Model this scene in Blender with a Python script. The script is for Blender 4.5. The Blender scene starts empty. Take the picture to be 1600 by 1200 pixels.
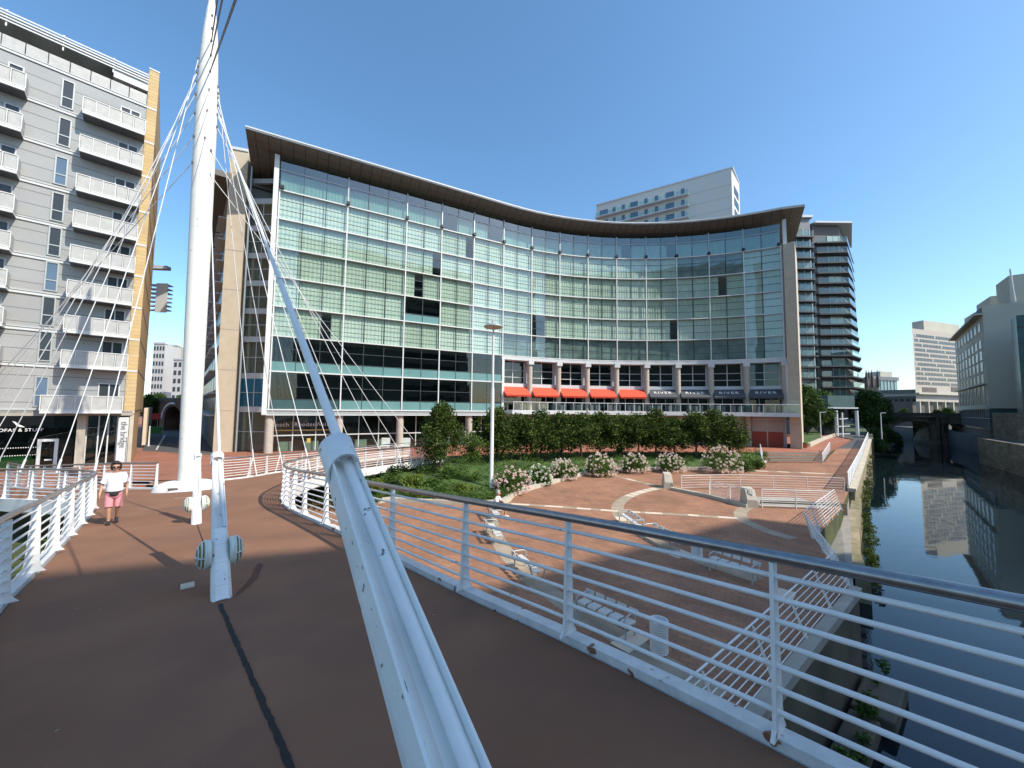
import bpy, bmesh, math, random
import numpy as np
from mathutils import Vector, Matrix
rnd = random.Random(7)
S = bpy.context.scene
COL = S.collection
PI = math.pi
R = math.radians

# ------------------------------------------------------------------ camera model (used to measure the place from the survey points)
FPX, PITCH, ROLL = 601.0, 0.0652, 0.0105
def ray(x, y):
    c, s = math.cos(ROLL), math.sin(ROLL)
    a, b = x - 800, y - 600
    X = (c * a + s * b) / FPX
    Y = (-s * a + c * b) / FPX
    return Vector((X, math.cos(PITCH) + Y * math.sin(PITCH), math.sin(PITCH) - Y * math.cos(PITCH)))
def at_z(x, y, z):
    r = ray(x, y); return r * (z / r.z)
def at_y(x, y, Y):
    r = ray(x, y); return r * (Y / r.y)
def at_plane(x, y, p, n):
    r = ray(x, y); return r * (Vector(p).dot(n) / r.dot(n))
DU = Vector((-.62, .785, 0))
DS, DA = .0745, 2.12
DN = Vector((DS * DU.x, DS * DU.y, 1))
def deck_z(x, y):
    return -DA - DS * (DU.x * x + DU.y * y)
def at_deck(x, y):
    r = ray(x, y); return r * (-DA / r.dot(DN))

# ------------------------------------------------------------------ materials
MATS = {}
def node(nt, t, **kw):
    n = nt.nodes.new(t)
    for k, v in kw.items():
        setattr(n, k, v)
    return n
def mat(name, col, rough=.6, metal=0., var=.12, scale=6., bump=0., bscale=60., spec=.5, col2=None, detail=6., stretch=None, spots=None):
    """principled surface with two scales of colour variation, optional bump and optional spots of another colour"""
    m = bpy.data.materials.new(name); m.use_nodes = True
    nt = m.node_tree; b = nt.nodes['Principled BSDF']
    b.inputs['Roughness'].default_value = rough; b.inputs['Metallic'].default_value = metal
    b.inputs['Specular IOR Level'].default_value = spec
    tc = node(nt, 'ShaderNodeTexCoord'); mp = node(nt, 'ShaderNodeMapping')
    nt.links.new(tc.outputs['Object'], mp.inputs['Vector'])
    if stretch: mp.inputs['Scale'].default_value = stretch
    nz = node(nt, 'ShaderNodeTexNoise'); nz.inputs['Scale'].default_value = scale; nz.inputs['Detail'].default_value = detail
    nt.links.new(mp.outputs[0], nz.inputs['Vector'])
    rp = node(nt, 'ShaderNodeValToRGB'); rp.color_ramp.elements[0].position = .3; rp.color_ramp.elements[1].position = .7
    c = Vector(col[:3])
    c2 = Vector(col2[:3]) if col2 else c * (1 + var)
    c1 = c * (1 - var) if not col2 else c
    rp.color_ramp.elements[0].color = (*c1, 1); rp.color_ramp.elements[1].color = (*c2, 1)
    nt.links.new(nz.outputs['Fac'], rp.inputs['Fac'])
    out = rp.outputs['Color']
    if spots:
        scol, sscale, thr = spots[:3]; soft = spots[3] if len(spots) > 3 else .03
        n2 = node(nt, 'ShaderNodeTexNoise'); n2.inputs['Scale'].default_value = sscale; n2.inputs['Detail'].default_value = 5
        nt.links.new(mp.outputs[0], n2.inputs['Vector'])
        r2 = node(nt, 'ShaderNodeValToRGB'); r2.color_ramp.elements[0].position = thr; r2.color_ramp.elements[1].position = thr + soft
        r2.color_ramp.elements[0].color = (0, 0, 0, 1); r2.color_ramp.elements[1].color = (1, 1, 1, 1)
        nt.links.new(n2.outputs['Fac'], r2.inputs['Fac'])
        mx = node(nt, 'ShaderNodeMix', data_type='RGBA')
        nt.links.new(r2.outputs['Color'], mx.inputs['Factor']); nt.links.new(out, mx.inputs['A']); mx.inputs['B'].default_value = (*scol, 1)
        out = mx.outputs['Result']
    nt.links.new(out, b.inputs['Base Color'])
    if bump:
        n3 = node(nt, 'ShaderNodeTexNoise'); n3.inputs['Scale'].default_value = bscale; n3.inputs['Detail'].default_value = 4
        nt.links.new(mp.outputs[0], n3.inputs['Vector'])
        bp = node(nt, 'ShaderNodeBump'); bp.inputs['Strength'].default_value = bump; bp.inputs['Distance'].default_value = .02
        nt.links.new(n3.outputs['Fac'], bp.inputs['Height']); nt.links.new(bp.outputs[0], b.inputs['Normal'])
    MATS[name] = m
    return m
def brick_mat(name, c1, c2, mortar, sx, sy, rot=0., msize=.02, rough=.85, plane='XY', big=.35, offset=.5):
    """brick / block / tile courses in metres"""
    m = bpy.data.materials.new(name); m.use_nodes = True
    nt = m.node_tree; b = nt.nodes['Principled BSDF']; b.inputs['Roughness'].default_value = rough
    tc = node(nt, 'ShaderNodeTexCoord'); mp = node(nt, 'ShaderNodeMapping')
    nt.links.new(tc.outputs['Object'], mp.inputs['Vector'])
    if plane == 'XY':
        mp.inputs['Rotation'].default_value = (0, 0, rot)
    else:                                   # vertical wall whose plan direction is rot: turn it flat
        mp.vector_type = 'POINT'
        m1 = node(nt, 'ShaderNodeMapping'); m1.inputs['Rotation'].default_value = (0, 0, -rot)
        nt.links.new(tc.outputs['Object'], m1.inputs['Vector'])
        nt.links.new(m1.outputs[0], mp.inputs['Vector']); mp.inputs['Rotation'].default_value = (-PI / 2, 0, 0)
    br = node(nt, 'ShaderNodeTexBrick'); br.offset = offset
    br.inputs['Scale'].default_value = 1.0; br.inputs['Brick Width'].default_value = sx; br.inputs['Row Height'].default_value = sy
    br.inputs['Mortar Size'].default_value = msize; br.inputs['Mortar Smooth'].default_value = .3; br.inputs['Bias'].default_value = 0.
    br.inputs['Color1'].default_value = (*c1, 1); br.inputs['Color2'].default_value = (*c2, 1); br.inputs['Mortar'].default_value = (*mortar, 1)
    nt.links.new(mp.outputs[0], br.inputs['Vector'])
    nz = node(nt, 'ShaderNodeTexNoise'); nz.inputs['Scale'].default_value = .45; nz.inputs['Detail'].default_value = 8; nz.inputs['Roughness'].default_value = .65
    nt.links.new(mp.outputs[0], nz.inputs['Vector'])
    mr = node(nt, 'ShaderNodeMapRange'); mr.inputs['From Min'].default_value = .3; mr.inputs['From Max'].default_value = .7
    mr.inputs['To Min'].default_value = 1 - big; mr.inputs['To Max'].default_value = 1 + big * .6
    nt.links.new(nz.outputs['Fac'], mr.inputs['Value'])
    mx = node(nt, 'ShaderNodeMix', data_type='RGBA', blend_type='MULTIPLY'); mx.inputs['Factor'].default_value = 1
    nt.links.new(br.outputs['Color'], mx.inputs['A']); nt.links.new(mr.outputs[0], mx.inputs['B'])
    nt.links.new(mx.outputs['Result'], b.inputs['Base Color'])
    bp = node(nt, 'ShaderNodeBump'); bp.inputs['Strength'].default_value = .35; bp.inputs['Distance'].default_value = .01; bp.invert = True
    nt.links.new(br.outputs['Fac'], bp.inputs['Height']); nt.links.new(bp.outputs[0], b.inputs['Normal'])
    MATS[name] = m
    return m
def glass_mat(name, tint, ior=1.5, refl=1.0, rough=.012, wobble=0.):
    """window pane: tinted see-through sheet with Fresnel reflection"""
    m = bpy.data.materials.new(name); m.use_nodes = True
    nt = m.node_tree; nt.nodes.remove(nt.nodes['Principled BSDF']); out = nt.nodes['Material Output']
    tr = node(nt, 'ShaderNodeBsdfTransparent'); tr.inputs['Color'].default_value = (*tint, 1)
    gl = node(nt, 'ShaderNodeBsdfGlossy'); gl.inputs['Roughness'].default_value = rough; gl.inputs['Color'].default_value = (.93, 1, .97, 1)
    lw = node(nt, 'ShaderNodeLayerWeight'); lw.inputs['Blend'].default_value = .5
    pw = node(nt, 'ShaderNodeMath', operation='POWER'); pw.inputs[1].default_value = 5; nt.links.new(lw.outputs['Facing'], pw.inputs[0])
    f0 = ((ior - 1) / (ior + 1)) ** 2 * 2.0            # two faces of the pane
    mu = node(nt, 'ShaderNodeMath', operation='MULTIPLY_ADD'); mu.inputs[1].default_value = (1 - f0); mu.inputs[2].default_value = f0 * refl; mu.use_clamp = True
    nt.links.new(pw.outputs[0], mu.inputs[0])
    mx = node(nt, 'ShaderNodeMixShader')
    nt.links.new(mu.outputs[0], mx.inputs['Fac']); nt.links.new(tr.outputs[0], mx.inputs[1]); nt.links.new(gl.outputs[0], mx.inputs[2])
    if wobble:
        tc = node(nt, 'ShaderNodeTexCoord'); nz = node(nt, 'ShaderNodeTexNoise'); nz.inputs['Scale'].default_value = .35
        nt.links.new(tc.outputs['Object'], nz.inputs['Vector'])
        bp = node(nt, 'ShaderNodeBump'); bp.inputs['Strength'].default_value = wobble; bp.inputs['Distance'].default_value = .05
        nt.links.new(nz.outputs['Fac'], bp.inputs['Height']); nt.links.new(bp.outputs[0], gl.inputs['Normal'])
    nt.links.new(mx.outputs[0], out.inputs['Surface'])
    MATS[name] = m
    return m
def leaf_mat(name, c1, c2, trans=.25):
    m = bpy.data.materials.new(name); m.use_nodes = True
    nt = m.node_tree; b = nt.nodes['Principled BSDF']; b.inputs['Roughness'].default_value = .6; b.inputs['Specular IOR Level'].default_value = .15
    gi = node(nt, 'ShaderNodeNewGeometry')
    rp = node(nt, 'ShaderNodeValToRGB'); rp.color_ramp.elements[0].color = (*c1, 1); rp.color_ramp.elements[1].color = (*c2, 1)
    nt.links.new(gi.outputs['Random Per Island'], rp.inputs['Fac']); nt.links.new(rp.outputs['Color'], b.inputs['Base Color'])
    tl = node(nt, 'ShaderNodeBsdfTranslucent'); nt.links.new(rp.outputs['Color'], tl.inputs['Color'])
    mx = node(nt, 'ShaderNodeMixShader'); mx.inputs['Fac'].default_value = trans
    out = nt.nodes['Material Output']
    nt.links.new(b.outputs[0], mx.inputs[1]); nt.links.new(tl.outputs[0], mx.inputs[2]); nt.links.new(mx.outputs[0], out.inputs['Surface'])
    MATS[name] = m
    return m
M = MATS
mat('white_paint', (.74, .75, .74), .42, var=.06, scale=3, spots=((.30, .24, .19), 9., .70), bump=.08, bscale=25)
mat('mast_paint', (.75, .735, .67), .5, var=.05, scale=2.5, spots=((.45, .42, .38), 5., .68), bump=.05, bscale=12)
mat('kerb_paint', (.60, .61, .60), .6, var=.12, scale=7, spots=((.22, .10, .05), 4.5, .64), bump=.2, bscale=35)
mat('sleeve_paint', (.78, .80, .78), .45, var=.07, scale=5, spots=((.13, .14, .16), 14., .665), bump=.12, bscale=40)
mat('cable_paint', (.68, .70, .71), .5, var=.04, scale=3)
mat('stay_backlit', (.07, .07, .08), .5, var=.03, scale=2)  # dark colour stands for stays seen against the light
mat('steel_rail', (.34, .33, .33), .30, metal=.85, var=.15, scale=14)
mat('deck_asphalt', (.215, .100, .055), .9, var=.0, col2=(.275, .137, .079), scale=.55, detail=14, bump=.5, bscale=240, spots=((.180, .092, .058), .8, .42, .35))
mat('joint_black', (.012, .012, .013), .8, var=.3, scale=30, bump=.3)
mat('stain', (.105, .045, .030), .85, var=.2, scale=5)
mat('lens_glass', (.30, .28, .13), .25, var=.1, scale=5)
mat('lamp_white', (.66, .72, .66), .45, var=.06)
mat('concrete_warm', (.52, .45, .34), .8, var=.07, scale=1.2, bump=.12, bscale=30)
mat('concrete_grey', (.34, .32, .28), .85, var=.16, scale=1.5, bump=.25, bscale=25)
mat('concrete_pale', (.46, .42, .34), .85, var=.14, scale=1.1, bump=.2, bscale=25)
mat('stone_band', (.34, .275, .20), .85, var=.18, scale=1.6, bump=.15, bscale=40)
mat('stone_pale', (.64, .54, .42), .8, var=.10, scale=2.0)
mat('column_stone', (.43, .39, .335), .75, var=.1, scale=3)
mat('mullion_white', (.64, .66, .65), .4, var=.04)
mat('mullion_dark', (.045, .06, .06), .4, var=.1)
mat('soffit', (.155, .150, .135), .7, var=.1, scale=1.5)
mat('roof_metal', (.55, .58, .60), .35, metal=.4, var=.06)
mat('grey_metal', (.40, .43, .43), .45, metal=.3, var=.06)
mat('dark_grey', (.10, .11, .12), .5, var=.12)
mat('black', (.012, .013, .014), .5, var=.2)
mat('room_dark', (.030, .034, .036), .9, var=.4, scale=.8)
mat('room_mid', (.20, .24, .235), .9, var=.4, scale=.7)
mat('curtain_a', (.66, .70, .62), .9, var=.07, scale=.6)
mat('curtain_b', (.58, .61, .52), .9, var=.09, scale=.6)
mat('curtain_c', (.72, .74, .68), .9, var=.06, scale=.6)
mat('spandrel', (.13, .27, .27), .25, var=.12, scale=.35)
mat('spandrel_dark', (.045, .10, .105), .2, var=.2, scale=.4)
mat('spandrel_blue', (.012, .135, .22), .3, var=.1, scale=.5)
mat('awning_red', (.74, .085, .040), .7, var=.05, scale=2)
mat('awning_grey', (.075, .080, .090), .7, var=.08, scale=2)
mat('letter_white', (.8, .8, .78), .6, var=.03)
mat('letter_dark', (.10, .10, .10), .6, var=.05)
mat('letter_gold', (.55, .36, .09), .5, var=.05)
mat('poster_pale', (.40, .37, .35), .6, var=.05, scale=1)
mat('poster_red', (.30, .055, .030), .6, var=.12, scale=1)
mat('poster_gold', (.42, .20, .04), .6, col2=(.15, .07, .03), scale=2.5)
mat('cladding', (.41, .415, .405), .45, metal=.15, var=.07, scale=.35)
mat('clad_trim', (.56, .59, .60), .45, var=.05)
mat('balcony_mesh', (.40, .41, .395), .5, var=.10, scale=3)
mat('balcony_frame', (.62, .63, .62), .45, var=.05)
mat('asphalt', (.075, .075, .080), .9, var=.2, scale=.6, bump=.2, bscale=90)
mat('red_walk', (.34, .125, .075), .85, var=.16, scale=.7)
mat('road_line', (.6, .6, .58), .8, var=.1)
mat('soil', (.035, .045, .018), .95, col2=(.075, .095, .030), scale=1.2, bump=.4, bscale=8)
mat('lawn', (.030, .060, .012), .95, col2=(.07, .125, .025), scale=.9, bump=.5, bscale=20)
mat('bark', (.075, .055, .040), .9, var=.25, scale=8, bump=.4, bscale=18)
mat('bench_white', (.58, .58, .55), .55, var=.07)
mat('bin_white', (.68, .71, .72), .45, var=.06)
mat('skin', (.50, .27, .17), .55, var=.06, scale=4)
mat('hair_dark', (.018, .012, .010), .5, var=.3, scale=30)
mat('hair_grey', (.42, .41, .39), .6, var=.2, scale=30)
mat('tee_white', (.80, .79, .82), .85, var=.04, scale=5)
mat('shorts_pink', (.62, .27, .30), .85, var=.10, scale=9)
mat('cloth_dark', (.022, .022, .026), .8, var=.2)
mat('cloth_red', (.45, .05, .05), .8, var=.2)
mat('tower_white', (.55, .56, .53), .7, var=.04, scale=.1)
mat('tower_grey', (.16, .17, .18), .5, var=.12, scale=.2)
mat('tower_brown', (.105, .088, .078), .6, var=.15, scale=.3)
mat('slab_dark', (.06, .065, .07), .6, var=.1)
mat('far_stone', (.44, .43, .35), .8, var=.08, scale=.15)
mat('far_stone_dark', (.19, .20, .185), .85, var=.12, scale=.12)
mat('far_window', (.035, .045, .055), .25, var=.25, scale=.3)
mat('far_bluewin', (.10, .16, .24), .2, var=.2, scale=.3)
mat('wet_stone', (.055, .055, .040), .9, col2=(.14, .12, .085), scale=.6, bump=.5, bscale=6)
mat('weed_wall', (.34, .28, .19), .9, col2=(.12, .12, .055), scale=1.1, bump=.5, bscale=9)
mat('plastic_green', (.05, .22, .05), .5, var=.1)
mat('sign_red', (.60, .055, .045), .6, var=.05)
mat('car_white', (.7, .72, .72), .25, var=.03)
mat('car_dark', (.03, .035, .04), .25, var=.1)
mat('tyre', (.02, .02, .02), .8, var=.1)
mat('spire_stone', (.085, .075, .065), .85, var=.15, scale=.5)
brick_mat('paving_brick', (.375, .178, .098), (.285, .138, .080), (.215, .132, .088), .36, .18, rot=.55, msize=.018, big=.34)
brick_mat('street_brick', (.36, .145, .088), (.29, .118, .074), (.23, .11, .075), .30, .15, rot=.4, msize=.012, big=.25)
brick_mat('yellow_brick', (.56, .42, .21), (.50, .36, .17), (.40, .32, .19), 1.1, .30, rot=PI * .25, msize=.03, plane='V', big=.12)
brick_mat('tan_brick', (.43, .28, .13), (.37, .24, .11), (.34, .24, .14), .5, .16, rot=0, msize=.014, plane='V', big=.14)
brick_mat('stone_block', (.21, .185, .13), (.14, .125, .085), (.07, .065, .05), 1.1, .42, rot=.81, msize=.03, plane='V', big=.5)
brick_mat('viaduct_brick', (.17, .095, .06), (.13, .075, .05), (.10, .08, .06), .45, .15, rot=0, msize=.014, plane='V', big=.4)
glass_mat('glass_room', (.76, .865, .83), ior=1.55, refl=1.2, rough=.015, wobble=.10)
glass_mat('glass_top', (.46, .64, .62), ior=1.60, refl=1.5, rough=.015, wobble=.10)
glass_mat('glass_dark', (.30, .42, .42), ior=1.5, refl=.75, rough=.015, wobble=.10)
glass_mat('glass_shop', (.40, .52, .47), ior=1.5, refl=1.2, rough=.01)
glass_mat('glass_clear', (.86, .93, .90), ior=1.45, refl=1.0, rough=.01)
glass_mat('glass_bal', (.62, .78, .74), ior=1.5, refl=1.1, rough=.03)
leaf_mat('leaf_tree', (.026, .050, .012), (.095, .135, .026))
leaf_mat('leaf_far', (.025, .062, .014), (.085, .15, .032))
leaf_mat('leaf_light', (.09, .14, .022), (.20, .25, .05))
leaf_mat('leaf_mid', (.045, .09, .018), (.10, .17, .032))
leaf_mat('leaf_dark', (.012, .028, .009), (.035, .065, .018))
leaf_mat('flower', (.72, .55, .47), (.86, .78, .68), .15)
leaf_mat('flower_pink', (.74, .50, .46), (.86, .72, .64), .15)
leaf_mat('flower_white', (.72, .74, .62), (.86, .86, .76), .15)
# ripple water
def water_mat():
    m = bpy.data.materials.new('river_water'); m.use_nodes = True
    nt = m.node_tree; b = nt.nodes['Principled BSDF']
    b.inputs['Base Color'].default_value = (.006, .012, .016, 1); b.inputs['Roughness'].default_value = .03; b.inputs['IOR'].default_value = 1.33
    b.inputs['Specular IOR Level'].default_value = .62
    tc = node(nt, 'ShaderNodeTexCoord'); mp = node(nt, 'ShaderNodeMapping'); mp.inputs['Rotation'].default_value = (0, 0, -.8); mp.inputs['Scale'].default_value = (.7, 1.5, 1)
    nt.links.new(tc.outputs['Object'], mp.inputs['Vector'])
    nz = node(nt, 'ShaderNodeTexNoise'); nz.inputs['Scale'].default_value = .55; nz.inputs['Detail'].default_value = 3
    nt.links.new(mp.outputs[0], nz.inputs['Vector'])
    bp = node(nt, 'ShaderNodeBump'); bp.inputs['Strength'].default_value = .02; bp.inputs['Distance'].default_value = .3
    nt.links.new(nz.outputs['Fac'], bp.inputs['Height']); nt.links.new(bp.outputs[0], b.inputs['Normal'])
    MATS['river_water'] = m
water_mat()

# ------------------------------------------------------------------ mesh builder
def V(*a): return Vector(a)
class MB:
    def __init__(s): s.v = []; s.f = []; s.sm = []; s.marks = []
    def add(s, vs, fs, smooth=False):
        o = len(s.v); s.marks.append((o, len(s.f))); s.v += [Vector(v) for v in vs]; s.f += [tuple(i + o for i in f) for f in fs]; s.sm += [smooth] * len(fs)
        return s
    def quad(s, a, b, c, d): return s.add([a, b, c, d], [(0, 1, 2, 3)])
    def box(s, c, size, rz=0., ax=None):
        """box about centre c; size along local x, y, z; rz turns about z or ax gives three axes"""
        c = Vector(c)
        if ax is None: ax = (V(math.cos(rz), math.sin(rz), 0), V(-math.sin(rz), math.cos(rz), 0), V(0, 0, 1))
        h = [Vector(ax[i]) * size[i] / 2 for i in range(3)]
        vs = [c + h[0] * i + h[1] * j + h[2] * k for k in (-1, 1) for j in (-1, 1) for i in (-1, 1)]
        return s.add(vs, [(0, 2, 3, 1), (4, 5, 7, 6), (0, 1, 5, 4), (2, 6, 7, 3), (0, 4, 6, 2), (1, 3, 7, 5)])
    def beam(s, a, b, w, h, up=V(0, 0, 1)):
        a, b = Vector(a), Vector(b); d = (b - a)
        if d.length < 1e-6: return s
        L = d.length; d = d / L
        e = d.cross(up)
        if e.length < 1e-4: e = d.cross(V(1, 0, 0))
        e.normalize(); u = e.cross(d)
        return s.box((a + b) / 2, (L, w, h), ax=(d, e, u))
    def prism(s, poly, z0, z1, bottom=True):
        n = len(poly)
        A = sum(poly[i][0] * poly[(i + 1) % n][1] - poly[(i + 1) % n][0] * poly[i][1] for i in range(n))
        if A < 0: poly = poly[::-1]
        g = lambda z, i: z[i] if isinstance(z, (list, tuple)) else z
        if A < 0: z0 = z0[::-1] if isinstance(z0, (list, tuple)) else z0; z1 = z1[::-1] if isinstance(z1, (list, tuple)) else z1
        vs = [V(p[0], p[1], g(z0, i)) for i, p in enumerate(poly)] + [V(p[0], p[1], g(z1, i)) for i, p in enumerate(poly)]
        fs = [tuple(range(n, 2 * n))] + ([tuple(range(n - 1, -1, -1))] if bottom else [])
        fs += [(i, (i + 1) % n, n + (i + 1) % n, n + i) for i in range(n)]
        return s.add(vs, fs)
    def tube(s, pts, r, seg=8, cap=True, smooth=True):
        pts = [Vector(p) for p in pts]; n = len(pts)
        rs = r if isinstance(r, (list, tuple)) else [r] * n
        vs = []; up = None
        for i, p in enumerate(pts):
            d = (pts[min(i + 1, n - 1)] - pts[max(i - 1, 0)]).normalized()
            if up is None:
                up = V(0, 0, 1) if abs(d.z) < .9 else V(1, 0, 0)
            e = d.cross(up).normalized(); u = e.cross(d); up = u
            vs += [p + (e * math.cos(2 * PI * k / seg) + u * math.sin(2 * PI * k / seg)) * rs[i] for k in range(seg)]
        fs = [(i * seg + k, i * seg + (k + 1) % seg, (i + 1) * seg + (k + 1) % seg, (i + 1) * seg + k) for i in range(n - 1) for k in range(seg)]
        s.add(vs, fs, smooth)
        if cap: s.add(vs[:seg][::-1] + vs[-seg:], [tuple(range(seg)), tuple(range(seg, 2 * seg))])
        return s
    def lathe(s, c, prof, seg=20, axis=V(0, 0, 1), smooth=True, cap=True):
        c = Vector(c); axis = Vector(axis).normalized()
        e = axis.cross(V(0, 0, 1)) if abs(axis.z) < .9 else V(1, 0, 0)
        e = (e - axis * e.dot(axis)).normalized(); u = axis.cross(e)
        vs = [c + axis * h + (e * math.cos(2 * PI * k / seg) + u * math.sin(2 * PI * k / seg)) * r for r, h in prof for k in range(seg)]
        n = len(prof)
        fs = [(i * seg + k, i * seg + (k + 1) % seg, (i + 1) * seg + (k + 1) % seg, (i + 1) * seg + k) for i in range(n - 1) for k in range(seg)]
        s.add(vs, fs, smooth)
        if cap and prof[0][0] > 1e-4: s.add(vs[:seg][::-1], [tuple(range(seg))])
        if cap and prof[-1][0] > 1e-4: s.add(vs[-seg:], [tuple(range(seg))])
        return s
    def loft(s, rings, smooth=True, cap=True):
        n = len(rings[0]); vs = [v for r in rings for v in r]
        fs = [(i * n + k, i * n + (k + 1) % n, (i + 1) * n + (k + 1) % n, (i + 1) * n + k) for i in range(len(rings) - 1) for k in range(n)]
        s.add(vs, fs, smooth)
        if cap: s.add(list(rings[0])[::-1] + list(rings[-1]), [tuple(range(n)), tuple(range(n, 2 * n))])
        return s
    def ribbon(s, left, right, flip=False):
        n = len(left); vs = list(left) + list(right)
        fs = [(i, n + i, n + i + 1, i + 1) for i in range(n - 1)]
        return s.add(vs, [f[::-1] for f in fs] if flip else fs)
    def ico(s, c, r, sub=1, sq=(1, 1, 1), jit=0.):
        bm = bmesh.new(); bmesh.ops.create_icosphere(bm, subdivisions=sub, radius=1)
        s.add([Vector(c) + Vector((v.co.x * r * sq[0], v.co.y * r * sq[1], v.co.z * r * sq[2])) * (1 + rnd.uniform(-jit, jit)) for v in bm.verts],
              [tuple(v.index for v in f.verts) for f in bm.faces], True); bm.free(); return s
    def build(s, name, m, parent=None, bevel=0.):
        off = world_loc(parent) if parent else V(0, 0, 0)
        me = bpy.data.meshes.new(name); me.from_pydata([tuple(v - off) for v in s.v], [], s.f)
        me.polygons.foreach_set('use_smooth', s.sm); me.update()
        me.materials.append(MATS[m] if isinstance(m, str) else m)
        o = bpy.data.objects.new(name, me); COL.objects.link(o)
        if parent: o.parent = parent
        if bevel:
            b = o.modifiers.new('bevel', 'BEVEL'); b.width = bevel; b.segments = 2; b.limit_method = 'ANGLE'
        return o
def build_each(mb, name, m, parent):
    """every shape added to mb becomes a part of its own"""
    mk = mb.marks + [(len(mb.v), len(mb.f))]; out = []
    for (v0, f0), (v1, f1) in zip(mk, mk[1:]):
        q = MB(); q.add(mb.v[v0:v1], [tuple(i - v0 for i in f) for f in mb.f[f0:f1]]); out.append(q.build(name, m, parent))
    return out
def world_loc(o):
    l = V(0, 0, 0)
    while o: l = l + o.location; o = o.parent
    return l
def tag(o, label=None, cat=None, group=None, kind=None):
    if label: o['label'] = label
    if cat: o['category'] = cat
    if group: o['group'] = group
    if kind: o['kind'] = kind
    return o
def thing(name, label, cat, loc=(0, 0, 0), rz=0, group=None):
    o = bpy.data.objects.new(name, None); COL.objects.link(o); o.location = loc; o.rotation_euler = (0, 0, rz); o.empty_display_size = .3
    return tag(o, label, cat, group)
def structure(name, mb, m): return tag(mb.build(name, m), kind='structure')
def dup(root, loc, rz=0., label=None, group=None, scale=None):
    r = root.copy(); COL.objects.link(r); r.location = loc; r.rotation_euler = (0, 0, rz)
    if scale: r.scale = scale if isinstance(scale, (tuple, list)) else (scale,) * 3
    if label: r['label'] = label
    if group: r['group'] = group
    for ch in list(root.children):
        c = ch.copy(); COL.objects.link(c); c.parent = r
        for g in list(ch.children):
            d = g.copy(); COL.objects.link(d); d.parent = c
    return r
def smooth_line(pts, n=6):
    """Catmull-Rom through the points"""
    pts = [Vector(p) for p in pts]; out = []
    for i in range(len(pts) - 1):
        p0 = pts[max(i - 1, 0)]; p1 = pts[i]; p2 = pts[i + 1]; p3 = pts[min(i + 2, len(pts) - 1)]
        for k in range(n):
            t = k / n
            out.append(.5 * ((2 * p1) + (p2 - p0) * t + (2 * p0 - 5 * p1 + 4 * p2 - p3) * t * t + (3 * p1 - p0 - 3 * p2 + p3) * t ** 3))
    out.append(pts[-1]); return out
def resample(line, step=None, n=None):
    L = [0.]
    for a, b in zip(line, line[1:]): L.append(L[-1] + (b - a).length)
    n = n or max(1, round(L[-1] / step)); out = []
    for k in range(n + 1):
        t = L[-1] * k / n; i = min(max(1, next((j for j, l in enumerate(L) if l >= t - 1e-9), len(L) - 1)), len(L) - 1)
        f = (t - L[i - 1]) / max(L[i] - L[i - 1], 1e-9); out.append(line[i - 1].lerp(line[i], f))
    return out
def offset_line(line, d):
    """shift a plan line to its right by d"""
    out = []
    for i, p in enumerate(line):
        t = line[min(i + 1, len(line) - 1)] - line[max(i - 1, 0)]; t.z = 0; t.normalize()
        out.append(p + V(t.y, -t.x, 0) * d)
    return out
def text_mesh(body, size, name, m, parent, origin, xdir, up=V(0, 0, 1), depth=.02, align='CENTER', spacing=1.0, wscale=1.0):
    cu = bpy.data.curves.new(name, 'FONT'); cu.body = body; cu.size = size; cu.extrude = depth; cu.align_x = align; cu.space_character = spacing
    t = bpy.data.objects.new(name, cu); COL.objects.link(t)
    dg = bpy.context.evaluated_depsgraph_get(); dg.update()
    me = bpy.data.meshes.new_from_object(t.evaluated_get(dg)); bpy.data.objects.remove(t)
    xd = Vector(xdir).normalized(); up = Vector(up).normalized(); n = xd.cross(up); off = world_loc(parent) if parent else V(0, 0, 0)
    for v in me.vertices: v.co = Vector(origin) + xd * v.co.x * wscale + up * v.co.y + n * v.co.z - off
    me.materials.clear(); me.materials.append(MATS[m]); me.name = name
    o = bpy.data.objects.new(name, me); COL.objects.link(o); o.parent = parent
    return o

# ------------------------------------------------------------------ camera, sun, sky
cam = bpy.data.cameras.new('camera'); co = bpy.data.objects.new('camera', cam); COL.objects.link(co)
cam.sensor_width = 36; cam.lens = FPX / 1600 * 36; cam.clip_end = 3000; cam.clip_start = .05
fw = V(0, math.cos(PITCH), math.sin(PITCH)); up0 = V(0, -math.sin(PITCH), math.cos(PITCH)); rt0 = V(1, 0, 0)
# picture roll: the horizon drops to the right by ROLL
rt = rt0 * math.cos(ROLL) + up0 * math.sin(ROLL); upv = up0 * math.cos(ROLL) - rt0 * math.sin(ROLL)
co.matrix_world = Matrix(((rt.x, upv.x, -fw.x, 0), (rt.y, upv.y, -fw.y, 0), (rt.z, upv.z, -fw.z, 0), (0, 0, 0, 1)))
S.camera = co
SUN_EL = R(44)
SUN_DIR = V(.883, -.469, 0).normalized() * math.cos(SUN_EL) + V(0, 0, math.sin(SUN_EL))    # towards the sun
ld = bpy.data.lights.new('sun', 'SUN'); lo = bpy.data.objects.new('sun', ld); COL.objects.link(lo)
ld.energy = 3.4; ld.angle = R(.5); ld.color = (1, .91, .78)
lo.rotation_euler = (-SUN_DIR).to_track_quat('-Z', 'Y').to_euler(); lo.location = (0, 0, 60)
w = bpy.data.worlds.new('World'); S.world = w; w.use_nodes = True
nt = w.node_tree; bg = nt.nodes['Background']; sk = nt.nodes.new('ShaderNodeTexSky'); sk.sky_type = 'NISHITA'; sk.sun_disc = False
sk.sun_elevation = SUN_EL; sk.sun_rotation = math.atan2(SUN_DIR.x, SUN_DIR.y); sk.air_density = 1.0; sk.dust_density = .9; sk.ozone_density = 3.8; sk.altitude = 20
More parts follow.
